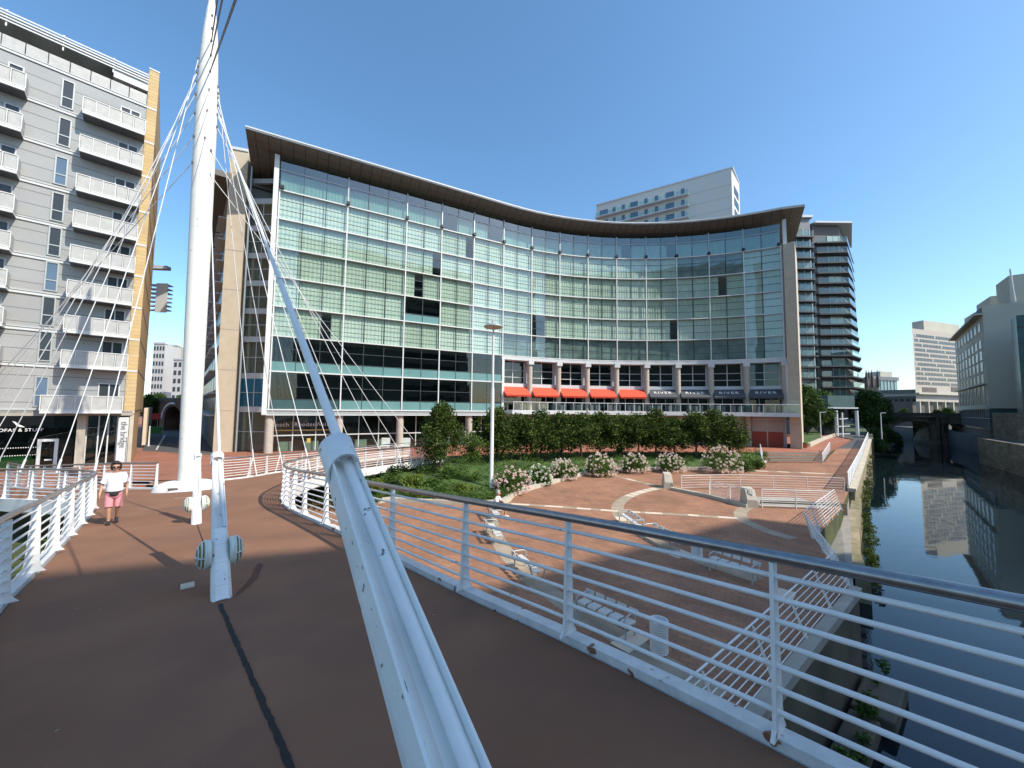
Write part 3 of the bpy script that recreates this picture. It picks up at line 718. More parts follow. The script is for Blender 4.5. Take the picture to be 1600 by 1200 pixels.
# ------------------------------------------------------------------ inclined stay anchors down the middle of the deck
def anchor(base, top_lug, L, wb, wt, label, lamps=True, ribs=True, rc=.045):
    t = thing('stay_anchor', label, 'cable anchor', base)
    d = (top_lug - base).normalized(); e = d.cross(V(0, 0, 1)).normalized(); n = e.cross(d)
    if n.z < 0: n = -n
    def ring(f, open_=True):
        w_ = (wb + (wt - wb) * f) / 2; dp = w_ * 1.3; th = w_ * .24; c = base + d * L * f
        if open_:
            pr = [(-w_ * .92, -dp), (-w_, -dp * .5), (-w_, dp * .60), (-w_ * .90, dp * .66), (-w_ * .80, dp * .50), (-w_ * .48, dp * .06), (-w_ * .05, -dp * .12), (w_ * .40, -dp * .06), (w_ * .76, dp * .2), (w_ * .84, dp * .60), (w_, dp * .54), (w_, -dp * .5), (w_ * .92, -dp)]
        else:
            pr = [(-w_ * .92, -dp), (-w_, -dp * .5), (-w_, dp * .4), (-w_ + th, dp * .68), (-w_ * .6, dp * .8), (-w_ * .3, dp * .84), (0, dp * .86), (w_ * .3, dp * .84), (w_ * .6, dp * .8), (w_ - th, dp * .68), (w_, dp * .4), (w_, -dp * .5), (w_ * .92, -dp)]
        return [c + e * x + n * y for x, y in pr]
    f0 = .42 if ribs else .02
    rings = [ring(f, False) for f in (-.02, .0, .1, .2, f0 - .02)] + [ring(f) for f in (f0, f0 + .06, .6, .75, .87, .94)]
    MB().loft(rings, smooth=False).build('sleeve', 'sleeve_paint', t)
    # collar at the top
    w_ = wt / 2 * 1.42; mb = MB(); o_ = []; i_ = []
    for h_, q in ((.895, 1.), (.972, 1.04)):
        cc = base + d * L * h_
        pts_ = lambda s_: [cc + d * (.16 * wt / .13 * max(0, -math.cos(2 * PI * k / 28)) * -1 * 0 + (.09 * wt / .13 * (1 - math.cos(2 * PI * k / 28)) * .5 if h_ < .9 else 0)) + (e * math.sin(2 * PI * k / 28) + n * (-math.cos(2 * PI * k / 28) * 1.12 + .05)) * w_ * q * s_ for k in range(28)]
        o_.append(pts_(1.)); i_.append(pts_(.86))
    mb.loft([o_[0], o_[1], i_[1], i_[0], o_[0]], cap=False)
    mb.build('collar', 'sleeve_paint', t)
    cx = n * wb * .20 + e * wb * .27; cy = n * wt * .08 + e * wt * .22
    lug(top_lug)
    ct = [base + d * L * (f0 + .0) + cx, base + d * L * .95 + cy, top_lug]
    MB().tube([ct[0], ct[1], ct[1].lerp(top_lug, .06), ct[1].lerp(top_lug, .12), top_lug], [rc, rc, rc, rc * .62, rc * .5], 12).build('cable', 'sleeve_paint' if not ribs else 'cable_paint', t)
    if ribs:
        for f in (.06, .19, .30):
            w2 = (wb + (wt - wb) * f) / 2
            MB().tube([base + d * L * f + e * (-w2 * .62) + n * w2 * 1.0, base + d * L * f + n * w2 * 1.04, base + d * L * f + e * (w2 * .62) + n * w2 * 1.0], w2 * .13, 8).build('rib', 'sleeve_paint', t)
    if lamps:
        for s_ in (-1, 1):
            c = base + d * L * .27 + e * s_ * (wb * .46) + n * wb * .05
            ax = (e * s_ + V(0, 0, .0)).normalized()
            dr = MB().lathe(c, [(.185, 0), (.20, .015), (.20, .05), (.19, .065)], 24, ax).build('floodlight', 'lamp_white', t)
            ln_ = [(.18 * math.cos(a), .06 + .10 * math.sin(a)) for a in [PI / 2 * k / 7 for k in range(8)]]
            sub(MB().lathe(c, ln_, 24, ax).build('lens', 'lens_glass', None), dr)
            cg = MB(); f1 = ax.cross(V(0, 0, 1)).normalized(); f2 = ax.cross(f1)
            cg.tube([c + ax * .066 + (f1 * math.cos(2 * PI * k / 24) + f2 * math.sin(2 * PI * k / 24)) * .197 for k in range(25)], .014, 6)
            for a0 in (0, PI / 2):
                g = f1 * math.cos(a0) + f2 * math.sin(a0)
                cg.tube([c + ax * (.06 + .112 * math.sin(a)) + g * .196 * math.cos(a) for a in [PI * k / 14 for k in range(15)]], .011, 6)
            for q in (.45, .8):
                rr = .196 * math.cos(math.asin(q * .95))
                cg.tube([c + ax * (.06 + .112 * q * .95) + (f1 * math.cos(2 * PI * k / 24) + f2 * math.sin(2 * PI * k / 24)) * rr for k in range(25)], .010, 6)
            sub(cg.build('lamp_cage', 'lamp_white', None), dr)
    return t
anchor(lift(A0, -.03) + V(0, 0, 0), on_mast(147, .1), 3.3, .262, .122, 'large white cable trough close by with chipped paint and an open collar', lamps=False, ribs=False, rc=.028)
anchor(lift(A1, -.03), on_mast(181, .05), 2.62, .235, .135, 'white cable anchor with two caged floodlights standing at the shadow edge', rc=.026)
anchor(lift(A2, -.03), on_mast(224, .0), 2.15, .22, .13, 'white cable anchor with two caged floodlights standing near the mast', rc=.026)
for i, (ty, base) in enumerate([(119, V(5.2, -4.8, 0)), (94, V(9.7, -10, 0)), (70, V(14, -15.2, 0))]):
    cable(on_mast(ty, .1), lift(base, 1.5), 'stay cable coloured dark as if backlit, %s lowest on the mast, passing overhead' % cnt[i], .03, 'stay_backlit')
for y in (30, 50): lug(on_mast(y, .1))
# ================================================================== HOTEL WITH THE CURVED GLASS FRONT
HX, HY, HH, HWID, HS0, HK = -23.8819, 37.8638, .5011, 2.1431, 11.969, -.0561
_S = np.linspace(0, 30, 601)
_mid = (_S[1:] + _S[:-1]) / 2
_th = HH + np.concatenate([[0], np.cumsum(HK / (1 + np.exp(-np.clip((_mid - HS0) * 4, -50, 50))) * (_S[1] - _S[0]))])
_tm = (_th[1:] + _th[:-1]) / 2
_X = HX + np.concatenate([[0], np.cumsum(np.cos(_tm)) * .05 * HWID]); _Y = HY + np.concatenate([[0], np.cumsum(np.sin(_tm)) * .05 * HWID])
def fh(s): return float(np.interp(s, _S, _th))
def fc(s, off=0., z=0.):
    """point on the curved front: s panes along, off metres in front of the glass"""
    c = min(max(s, 0), 30); h = fh(c)
    x = float(np.interp(c, _S, _X)) + (s - c) * HWID * math.cos(h); y = float(np.interp(c, _S, _Y)) + (s - c) * HWID * math.sin(h)
    return V(x + off * math.sin(h), y - off * math.cos(h), z)
hotel = thing('glass_hotel', 'wide hotel with a concave glass front, overhanging roof and awnings over a terrace', 'hotel', fc(15, 0, ZS))
BAYS = [0, 3, 6, 8, 10, 12, 14, 16, 18, 20, 22, 24, 26, 28, 30]
ROOMS = [7.05, 10.05, 13.05, 16.05, 19.05, 22.05]
hr_ = random.Random(11)
def pane_quads(mb, s0, s1, z0, z1, off=0., tilt=.0035):
    for s in range(int(s0), int(s1)):
        j = lambda: hr_.uniform(-tilt, tilt) * HWID
        mb.quad(fc(s, off + j(), z0), fc(s + 1, off + j(), z0), fc(s + 1, off + j(), z1), fc(s, off + j(), z1))
def bar_v(mb, s, z0, z1, w_, d0, d1):
    a = w_ / 2 / HWID
    mb.prism([xy(fc(s - a, d0)), xy(fc(s + a, d0)), xy(fc(s + a, d1)), xy(fc(s - a, d1))], z0, z1)
def bar_h(mb, s0, s1, z0, z1, d0, d1, step=1.):
    n = max(1, int(math.ceil((s1 - s0) / step - 1e-6))); ss = [s0 + (s1 - s0) * k / n for k in range(n + 1)]
    ring = lambda s: [fc(s, d1, z0), fc(s, d1, z1), fc(s, d0, z1), fc(s, d0, z0)]
    mb.loft([ring(s) for s in ss], smooth=False)
def curtain(mb, sa, sb, z0, z1, off):
    n = max(8, int((sb - sa) * 30)); ph = hr_.uniform(0, 6)
    a = [fc(sa + (sb - sa) * k / n, off + .028 * math.sin(k * 1.25 + ph + .7 * math.sin(k * .21 + ph)), z0) for k in range(n + 1)]
    b_ = [V(p.x, p.y, z1) for p in a]
    mb.ribbon(a, b_); mb.sm[-n:] = [True] * n
def window(s0, s1, z0, z1, kind):
    mb = MB(); top = {'room': 'glass_room', 'low': 'glass_room', 'top': 'glass_top', 'dark': 'glass_dark', 'navy': 'glass_dark'}[kind]
    zb = z0
    if kind in ('dark', 'navy'): zb = z0 + (1.05 if kind == 'dark' else .95)
    pane_quads(mb, s0, s1, zb, z1)
    o = mb.build('window', top, hotel)
    bars = MB()
    for s in range(int(s0) + 1, int(s1)): bar_v(bars, s, z0, z1, .055, .004, .035)
    lv = [z0 + 1, z0 + 2] if kind in ('room', 'low') else ([z0 + 2.15] if kind == 'top' else [zb + .02] + ([zb + 1.25] if kind == 'dark' else []))
    for z in lv: bar_h(bars, s0 + .02, s1 - .02, z - .03, z + .03, .006, .045)
    g = bars.build('glazing_bars', 'mullion_dark', None); sub(g, o)
    if kind in ('dark', 'navy'):
        mb = MB(); pane_quads(mb, s0, s1, z0, zb); sub(mb.build('spandrel_panel', 'spandrel' if (z0 > 3 or s0 >= 3) else 'spandrel_dark', None), o)
    if kind in ('room', 'top'):
        mb = MB(); s = s0
        while s < s1 - .01:
            r_ = hr_.random(); e = s + 1
            if kind == 'room':
                if r_ < .955: curtain(mb, s + .02, e - .02, z0 + .05, z1 - .12, -.32)
                elif r_ < .98: curtain(mb, s + .02, s + .55, z0 + .05, z1 - .12, -.32)
                elif r_ < .99: curtain(mb, s + .45, e - .02, z0 + .05, z1 - .12, -.32)
            else:
                if r_ < .85: curtain(mb, s + .02, e - .02, z0 + .05, z1 - .95, -.5)
                elif r_ < .95: curtain(mb, s + .02, s + .42, z0 + .05, z1 - .95, -.5)
            s = e
        if mb.v: sub(mb.build('curtain', hr_.choice(['curtain_a', 'curtain_b', 'curtain_b', 'curtain_c']), None), o)
    if kind == 'low':
        mb = MB()
        for s in range(int(s0), int(s1)):
            mb.quad(fc(s + .02, -.4, z0), fc(s + .98, -.4, z0), fc(s + .98, -.4, z1 - .1), fc(s + .02, -.4, z1 - .1))
        sub(mb.build('blind_or_reflection', 'room_mid', None), o)  # grey green sheet stands for a dark reflection, no blind hangs here
    return o
for i in range(14):
    a, b_ = BAYS[i], BAYS[i + 1]
    for k in range(5):
        kind = 'room'
        if k == 0 and i >= 5: kind = 'low'
        if i == 2 and k == 1: kind = 'navy'
        if i in (11, 12) and k == 4: kind = 'low'
        window(a, b_, ROOMS[k], ROOMS[k + 1], kind)
    window(a, b_, 22.05, 25.15, 'top')
    if i < 5:
        window(a, b_, 3.5, 7.05, 'dark'); window(a, b_, -.3, 3.5, 'dark')
# white mullion grid
mb = MB()
for s in BAYS:
    bar_v(mb, s, -.3 if s <= 12 else 6.9, 22.05, .12, .0, .13)
for z in ROOMS: bar_h(mb, -.05, 30.05, z - .055, z + .055, .002, .15)
for z in (3.5, -.3): bar_h(mb, -.05, 12.05, z - .065, z + .065, .002, .15)
mb.build('mullion_grid', 'mullion_white', hotel)
mb = MB()
for s in BAYS[1:-1]: bar_v(mb, s, 22.15, 25.3, .13, -.02, .12)
bar_h(mb, 0, 30, 24.16, 24.26, .004, .05)
build_each(mb, 'clerestory_post', 'grey_metal', hotel)
mb = MB()
for s in BAYS: MB().box(fc(s + (.1 if s == 0 else -.1 if s == 30 else 0), .22, 22.30), (.34, .34, .34), fh(min(max(s, 0), 30))).build('uplighter', 'black', hotel)
# white end fins
for s, sg in ((-.16, -1), (30.22, 1)):
    mb = MB(); bar_v(mb, s, -.8 if sg < 0 else 6.3, 25.6, .42, -1.6 if sg < 0 else -.6, .22); mb.build('end_fin', 'mullion_white', hotel)
# floors and the block behind
mb = MB()
for z in ROOMS[:-1] + [22.05]: bar_h(mb, 0, 30, z - .12, z + .10, -2.6, -.06)
for z in (3.5, -.3): bar_h(mb, 0, 12, z - .12, z + .10, -2.6, -.06)
build_each(mb, 'floor_slab', 'concrete_grey', hotel)
pts = [fc(s, -2.6) for s in range(0, 31, 2)]; bk = [fc(s, -15) for s in (30, 24, 18, 12, 6, 0)]
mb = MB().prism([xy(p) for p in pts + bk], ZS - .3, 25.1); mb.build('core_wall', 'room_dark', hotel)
# roof: tilted eave, soffit of panels, metal edge
SS = [-1.35] + [k for k in range(0, 31)] + [31.15]
def eave(s): return 26.45 + .10 * math.sin(PI * min(max(s, 0), 30) / 30) - (.25 if s > 30 else 0)
mb = MB()
inner = lambda s: fc(s, -.3 if 0 <= s <= 30 else -6.5, 25.1)
outer = lambda s: fc(s, 2.0, eave(s) - .22)
A_, B_ = [fc(s, -6.5, 25.15 if 0 < s < 30 else 24.9) for s in SS], [outer(s) for s in SS]
mb.ribbon(A_, B_, True)
mb.build('soffit', 'soffit', hotel)
sl = MB()
for s in [k * .5 for k in range(-2, 62)]:
    a, b_ = fc(s, -.1, 25.2 - .015), fc(s, 1.95, eave(s) - .235)
    if s < 0 or s > 30: a = fc(s, -6, 24.93)
    t = (fc(s + .02, 0) - fc(s, 0)).normalized() * .025
    sl.quad(a - t, b_ - t, b_ + t, a + t)
for f in (.3, .62): 
    q = [fc(s, -.1 + 2.05 * f, 25.2 + (eave(s) - .24 - 25.2) * f - .012) for s in SS]; q2 = [fc(s, -.06 + 2.05 * f, 25.2 + (eave(s) - .24 - 25.2) * f - .008) for s in SS]
    sl.ribbon(q, q2)
sl.build('soffit_joints', 'black', hotel)
mb = MB(); mb.loft([[fc(s, 2.0, eave(s) - .22), fc(s, 2.05, eave(s)), fc(s, -14, 26.9), fc(s, -14, 25.2)] for s in SS], smooth=False)
mb.build('roof', 'roof_metal', hotel)
mb = MB(); mb.loft([[fc(s, 1.98, eave(s) - .1), fc(s, 2.10, eave(s) - .1), fc(s, 2.10, eave(s) + .03), fc(s, 1.98, eave(s) + .03)] for s in SS], smooth=False)
mb.build('roof_edge', 'clad_trim', hotel)
# fascia under the left wing and the office front on the ground floor
mb = MB(); bar_h(mb, -.25, 12.1, -.8, -.4, -1.7, .05); mb.build('fascia', 'grey_metal', hotel)
mb = MB(); bar_h(mb, -.25, 12.1, -.86, -.80, -.1, .12); mb.build('fascia_edge', 'mullion_white', hotel)
for s in (0.05, 3, 6, 8, 10):
    MB().lathe(fc(s, -.55, ZS), [(.40, 0), (.40, ZS * -1 - .86)], 20).build('column', 'column_stone', hotel)
mb = MB()
for s in range(0, 12): mb.quad(fc(s, -1.7, ZS), fc(s + 1, -1.7, ZS), fc(s + 1, -1.7, -.86), fc(s, -1.7, -.86))
mb.build('office_glazing', 'glass_shop', hotel)
mb = MB()
for s in range(0, 13): bar_v(mb, s, ZS, -.86, .09, -1.7, -1.6)
bar_h(mb, 0, 12, -3.02, -2.9, -1.69, -1.58)
mb.build('office_frame', 'clad_trim', hotel)
mb = MB(); bar_h(mb, .1, 2.75, -2.5, -2.38, -1.62, -1.56); mb.build('strip_light', 'letter_gold', hotel)
for k, (tx, s) in enumerate((('Leach', .48), ('Rhodes', 1.5), ('Walker', 2.42))):
    d = (fc(s + .1) - fc(s)).normalized(); text_mesh(tx, .58, 'lettering', 'letter_white', hotel, fc(s, -1.54, -2.02), d, spacing=1.12)
mb = MB()
for s in (1.0, 2.0): bar_v(mb, s - .02, -2.05, -1.5, .03, -1.57, -1.53)
mb.build('lettering_bar', 'letter_white', hotel)
mb = MB()
for k in range(10):                                    # desks and planters seen dimly behind the office glass
    s = .7 + k * 1.15; mb.box(fc(s, -2.3, ZS + .5), (1.3, .35, 1.0), fh(s))
build_each(mb, 'office_desk', 'lamp_white', hotel)
mb = MB().prism([xy(fc(1.62, -1.5)), xy(fc(1.78, -1.5)), xy(fc(1.78, -1.46)), xy(fc(1.62, -1.46))], -3.75, -3.3); mb.build('yellow_notice', 'letter_gold', hotel)
# arcade with the terrace
mb = MB(); bar_h(mb, 11.95, 30.3, 6.55, 7.02, -1.5, .12); mb.build('arcade_beam', 'clad_trim', hotel)
mb = MB(); bar_v(mb, 12.08, -.6, 6.9, .22, -1.4, .14); mb.build('arcade_end_post', 'mullion_white', hotel)
for s in BAYS[6:]:
    o = MB().lathe(fc(s, -.35, -.1), [(.36, 0), (.36, 6.3)], 18).build('arcade_column', 'column_stone', hotel)
    cb = MB().box(fc(s, -.25, 6.38), (.78, .9, .62), fh(s)).build('capital', 'clad_trim', None); sub(cb, o)
for i in range(5, 14):
    a, b_ = BAYS[i], BAYS[i + 1]; last = i == 13
    mb = MB()
    for s in (a, a + 1): mb.quad(fc(s, -1.3, -.1), fc(s + 1, -1.3, -.1), fc(s + 1, -1.3, 6.6), fc(s, -1.3, 6.6))
    o = mb.build('arcade_window', 'glass_dark', hotel)
    fr = MB()
    for s in (a + .22, a + 1, a + 1.78): bar_v(fr, s, 3.45, 6.6, .10, -1.3, -1.2)
    for z in (4.35, 5.3): bar_h(fr, a + .2, a + 1.8, z - .04, z + .04, -1.295, -1.2)
    for s in (a + .15, a + .7, a + 1.3, a + 1.85): bar_v(fr, s, -.1, 3.0, .09, -1.3, -1.2)
    sub(fr.build('window_frame', 'clad_trim', None), o)
    sl_ = MB(); bar_h(sl_, a + .02, b_ - .02, 3.0, 3.48, -1.32, -.75); sub(sl_.build('sill', 'clad_trim', None), o)
    if last:
        p = MB(); pane_quads(p, a, b_, 3.5, 6.55, -1.36, 0); sub(p.build('blind_or_reflection', 'spandrel', None), o)
    sd = MB()
    for s, w_ in ((a + .09, .2), (b_ - .09, .2)): bar_v(sd, s, 3.48, 6.55, w_ * HWID, -1.36, -1.1)
    [sub(q, o) for q in build_each(sd, 'side_panel', 'grey_metal', None)]
    # awning
    aw = MB(); s0, s1 = a + .10, b_ - .16
    top0, top1 = fc(s0, -.75, 3.02), fc(s1, -.75, 3.02); lo0, lo1 = fc(s0, .85, 1.92), fc(s1, .85, 1.92)
    dn = V(0, 0, -.05)
    aw.loft([[top0, top1, top1 + dn, top0 + dn], [lo0, lo1, lo1 + dn, lo0 + dn], [lo0 + V(0, 0, -.24), lo1 + V(0, 0, -.24), lo1 + V(0, 0, -.26), lo0 + V(0, 0, -.26)]], smooth=False)
    for t_, l_ in ((top0, lo0), (top1, lo1)): aw.add([t_, l_, l_ + V(0, 0, -.22), fc(s0 if t_ is top0 else s1, -.75, 2.2)], [(0, 1, 2, 3)])
    red = i < 10
    ao = aw.build('awning', 'awning_red' if red else 'awning_grey', hotel)
    dirx = (top1 - top0).normalized(); upd = ((top0 - lo0) + (top1 - lo1)).normalized(); cpos = (top0 + top1 + lo0 + lo1) / 4
    nn = dirx.cross(upd)
    if not red:
        tx = text_mesh('RIVER', .80, 'lettering', 'letter_white', hotel, cpos + upd * -.2 + nn * .03, dirx, upd, .01, spacing=1.25)
        sub2 = text_mesh('RESTAURANT', .17, 'lettering', 'letter_white', hotel, cpos + upd * -.42 + nn * .02, dirx, upd, .01, spacing=1.3) if False else None
    arm = MB()
    for s in (s0 + .03, s1 - .03): arm.tube([fc(s, -.7, 2.1), fc(s, .2, 2.05), fc(s, .8, 1.72)], .03, 6)
    [sub(q, ao) for q in build_each(arm, 'awning_arm', 'dark_grey', None)]
mb = MB(); bar_h(mb, 12.1, 30.55, -.62, -.1, -1.6, 2.6); mb.build('terrace_slab', 'clad_trim', hotel)
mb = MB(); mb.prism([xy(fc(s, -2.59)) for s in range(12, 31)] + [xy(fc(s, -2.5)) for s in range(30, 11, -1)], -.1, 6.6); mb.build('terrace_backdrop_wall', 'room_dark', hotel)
mb = MB()
for k in range(40): MB().box(fc(12.5 + k * .44, 2.3 - (.9 * (k % 3)), .3 + .05 * (k % 2)), (.5, .5, .78), fh(14) + k * .4).build('terrace_seat', 'dark_grey', hotel)
n = 30
for k in range(n):
    a, b_ = 12.2 + 18.3 * k / n, 12.2 + 18.3 * (k + 1) / n
    p = MB(); p.quad(fc(a + .02, 2.5, -.02), fc(b_ - .02, 2.5, -.02), fc(b_ - .02, 2.5, .86), fc(a + .02, 2.5, .86)); bo = p.build('balustrade_panel', 'glass_bal', hotel)
    q = MB(); bar_v(q, a, -.1, .9, .07, 2.45, 2.55); sub(q.build('balustrade_post', 'clad_trim', None), bo)
mb = MB().tube([fc(12.2 + 18.3 * k / 60, 2.5, .92) for k in range(61)], .04, 8); mb.tube([fc(12.2, 2.5, .92), fc(12.2, -1.2, .92)], .04, 8); mb.build('terrace_handrail', 'clad_trim', hotel)
MB().lathe(fc(30.35, .1, ZS), [(.30, 0), (.30, 4.0)], 18).build('end_column', 'mullion_white', hotel)
MB().lathe(fc(30.15, .1, -.1), [(.30, 0), (.30, 6.2)], 18).build('end_column', 'mullion_white', hotel)
# ground floor below the terrace
mb = MB()
for s in range(12, 30): mb.quad(fc(s, -.4, ZS), fc(s + 1, -.4, ZS), fc(s + 1, -.4, -.62), fc(s, -.4, -.62))
mb.build('terrace_undercroft_wall', 'poster_pale', hotel)
for s in range(14, 30, 2): MB().lathe(fc(s, 0, ZS), [(.34, 0), (.34, 4.0)], 16).build('column', 'column_stone', hotel)
mb = MB(); pane_quads(mb, 12, 26, ZS + .3, -1.0, -.3, 0); mb.build('undercroft_glazing', 'glass_shop', hotel)
def poster(s0, s1, z0, z1, m, nm='poster'):
    p = MB(); p.prism([xy(fc(s0, -.36)), xy(fc(s1, -.36)), xy(fc(s1, -.3)), xy(fc(s0, -.3))], z0, z1); return p.build(nm, m, hotel)
poster(28.22, 29.82, -2.62, -.75, 'poster_pale'); poster(26.2, 27.8, -2.9, -.75, 'poster_pale')
poster(29.03, 29.82, ZS + .02, -2.66, 'poster_red'); poster(28.22, 29.0, ZS + .02, -2.66, 'poster_red')
po = poster(28.3, 28.95, -4.0, -2.74, 'poster_gold')
d = (fc(29.6) - fc(29.0)).normalized()
text_mesh('LOWRY', .95, 'lettering', 'concrete_grey', hotel, fc(29.02, -.27, -1.72), d, depth=.01, spacing=1.05, wscale=.92)
text_mesh('LOUNGE & BAR', .26, 'lettering', 'concrete_grey', hotel, fc(29.02, -.27, -2.12), d, depth=.01, spacing=1.1)
mb = MB()
for s in (28.08, 29.01, 29.95): bar_v(mb, s, ZS, -.7, .12, -.36, -.25)
build_each(mb, 'shopfront_post', 'grey_metal', hotel)
# concrete piers
pl1, pl2 = at_y(341, 560, 38.7), at_y(370, 560, 39.2)
dpl = (pl2 - pl1); dpl.z = 0; nb = V(-dpl.y, dpl.x, 0).normalized()
pier_top = ray(378, 236).z / ray(378, 236).y * 39.0
mb = MB().prism([xy(pl1), xy(pl2), xy(pl2 + nb * 5), xy(pl1 + nb * 5)], ZS - .2, pier_top)
mb.build('concrete_pier', 'concrete_warm', hotel)
mb = MB()
for k in range(1, 8):
    z = ZS + (pier_top - ZS) * k / 7.6
    mb.beam(V(pl1.x, pl1.y, z) - nb * .006, V(pl2.x, pl2.y, z) - nb * .006, .02, .05)
build_each(mb, 'pier_joint', 'concrete_grey', hotel)
mb = MB(); a, b_ = pl1 - nb * .1 - dpl * .06, pl2 - nb * .1; mb.prism([xy(a), xy(b_), xy(b_ + nb * 5), xy(a + nb * 5)], pier_top + .004, pier_top + .3); mb.build('pier_coping', 'clad_trim', hotel)
MB().prism([xy(pl2 + V(.35, .0, 0)), xy(pl2 + V(.47, .03, 0)), xy(pl2 + V(.47, .15, 0)), xy(pl2 + V(.35, .12, 0))], ZS, pier_top - 1).build('downpipe', 'grey_metal', hotel)
# recessed stair glazing between the pier and the front
r0, r1 = pl2 + nb * .9, fc(-.02, -2.4)
mbg, mbd, mbb = MB(), MB(), MB()
lv = [ZS, -.3, 3.2] + ROOMS[0:1] + ROOMS[1:]
for k in range(len(lv) - 1):
    z0, z1 = lv[k] + (.0 if k == 0 else .28), lv[k + 1] - .30
    tgt = mbb if k == 1 else mbg
    tgt.quad(V(r0.x, r0.y, z0), V(r1.x, r1.y, z0), V(r1.x, r1.y, z1), V(r0.x, r0.y, z1))
    mbd.prism([xy(r0), xy(r1), xy(r1 + nb * .3), xy(r0 + nb * .3)], z1, z1 + .58)
    for f in (0., .5): 
        c = r0.lerp(r1, f); mbd.box(V(c.x, c.y - .05, (z0 + z1) / 2), (.07, .08, z1 - z0), .3)
    c0, c1 = V(r0.x, r0.y - .06, (z0 + z1) / 2), V(r1.x, r1.y - .06, (z0 + z1) / 2); mbd.beam(c0, c1, .05, .06)
build_each(mbg, 'stair_glazing', 'glass_room', hotel); mbb.build('blue_panel', 'spandrel_blue', hotel); mbd.build('stair_frame', 'clad_trim', hotel)
MB().prism([xy(r0 + nb * 2.2), xy(r1 + nb * 2.2), xy(r1 + nb * 2.5), xy(r0 + nb * 2.5)], ZS, 22).build('stair_back_wall', 'room_mid', hotel)
MB().prism([xy(r0 + nb * .4), xy(r1 + nb * .4), xy(r1 + nb * 2.5), xy(r0 + nb * 2.5)], 21.9, 22.2).build('stair_ceiling', 'room_mid', hotel)
mb = MB(); mb.beam(V(r0.x, r0.y, 24.2), V(r1.x, r1.y, 24.2), .3, .5); mb.build('stair_beam', 'grey_metal', hotel)
# side wing going back from the pier, with fins
sd_ = V(-.65, .76, 0); q0 = pl1 + nb * .3
poly = [xy(q0), xy(q0 + sd_ * 40), xy(q0 + sd_ * 40 + V(12, 10, 0)), xy(q0 + V(8, 6, 0))]
MB().prism(poly, ZS - .2, 23.6).build('side_wall', 'far_stone_dark', hotel)
mb = MB(); nl = V(-.76, -.65, 0)
for k in range(10):
    z = ZS + 3.6 + k * 2.35
    for f in range(7):
        a = q0 + sd_ * (1.5 + f * 5.4); b_ = a + sd_ * 4.6
        mb.beam(V(a.x, a.y, z) + nl * .35, V(b_.x, b_.y, z) + nl * .35, .7, .1)
build_each(mb, 'side_louvre', 'clad_trim', hotel)
mb = MB()
for k in range(9):
    z = ZS + 4.0 + k * 2.35
    for f in range(7):
        a = q0 + sd_ * (1.5 + f * 5.4); b_ = a + sd_ * 4.6
        mb.quad(V(a.x, a.y, z) + nl * .02, V(b_.x, b_.y, z) + nl * .02, V(b_.x, b_.y, z + 1.5) + nl * .02, V(a.x, a.y, z + 1.5) + nl * .02)
build_each(mb, 'side_window', 'far_window', hotel)
ov = [xy(q0 + nl * 2.2 - sd_ * .2), xy(q0 + nl * 2.2 + sd_ * 40), xy(q0 + sd_ * 40 + V(10, 8, 0)), xy(q0 + V(6, 4, 0))]
MB().prism(ov, 23.7, 24.3).build('side_roof', 'soffit', hotel)
# pier at the far end
e0, e1 = at_y(1230, 560, 49.2), at_y(1248.5, 560, 48.2)
pt2 = ray(1235, 380).z / ray(1235, 380).y * 48.8
ev = (e1 - e0); ev.z = 0; en = V(.62, .785, 0)
MB().prism([xy(e0), xy(e1), xy(e1 + en * 7), xy(e0 + en * 9)], ZS - .2, pt2).build('concrete_pier', 'concrete_warm', hotel)
mb = MB()
for k in range(1, 9):
    z = ZS + (pt2 - ZS) * k / 8.5; mb.beam(V(e0.x, e0.y, z) - en * .006, V(e1.x, e1.y, z) - en * .006, .02, .05)
build_each(mb, 'pier_joint', 'concrete_grey', hotel)
# ================================================================== APARTMENT BLOCK BESIDE THE BRIDGE
# ribbed metal cladding: fine horizontal ribs with wider joints
def ribbed(name, col, joint, period, rib):
    m = mat(name, col, .5, metal=.1, var=.07, scale=.4)
    nt = m.node_tree; b = nt.nodes['Principled BSDF']; tc = node(nt, 'ShaderNodeTexCoord'); sp = node(nt, 'ShaderNodeSeparateXYZ'); nt.links.new(tc.outputs['Object'], sp.inputs[0])
    def saw(per):
        d = node(nt, 'ShaderNodeMath', operation='DIVIDE'); d.inputs[1].default_value = per; nt.links.new(sp.outputs['Z'], d.inputs[0])
        f = node(nt, 'ShaderNodeMath', operation='FRACT'); nt.links.new(d.outputs[0], f.inputs[0]); return f
    f = saw(period); l = node(nt, 'ShaderNodeMath', operation='LESS_THAN'); l.inputs[1].default_value = .055; nt.links.new(f.outputs[0], l.inputs[0])
    old = b.inputs['Base Color'].links[0].from_socket
    mx = node(nt, 'ShaderNodeMix', data_type='RGBA'); nt.links.new(l.outputs[0], mx.inputs['Factor']); nt.links.new(old, mx.inputs['A']); mx.inputs['B'].default_value = (*joint, 1)
    nt.links.new(mx.outputs['Result'], b.inputs['Base Color'])
    g = saw(rib); bp = node(nt, 'ShaderNodeBump'); bp.inputs['Strength'].default_value = .9; bp.inputs['Distance'].default_value = .04
    nt.links.new(g.outputs[0], bp.inputs['Height']); nt.links.new(bp.outputs[0], b.inputs['Normal'])
ribbed('cladding_ribbed', (.44, .455, .455), (.21, .21, .21), .94, .157)
AC = V(-30.1, 30.8, 0); AD = V(-.7071, -.7071, 0); AN = V(.7071, -.7071, 0); AS = V(-.670, .742, 0)
def ap(s, z, off=0.): p = AC + AD * s + AN * off; return V(p.x, p.y, z)
def ap_px(x, y, off=0.):
    p = at_plane(x, y, AC + AN * off, AN); return (p - AC).dot(AD), p.z
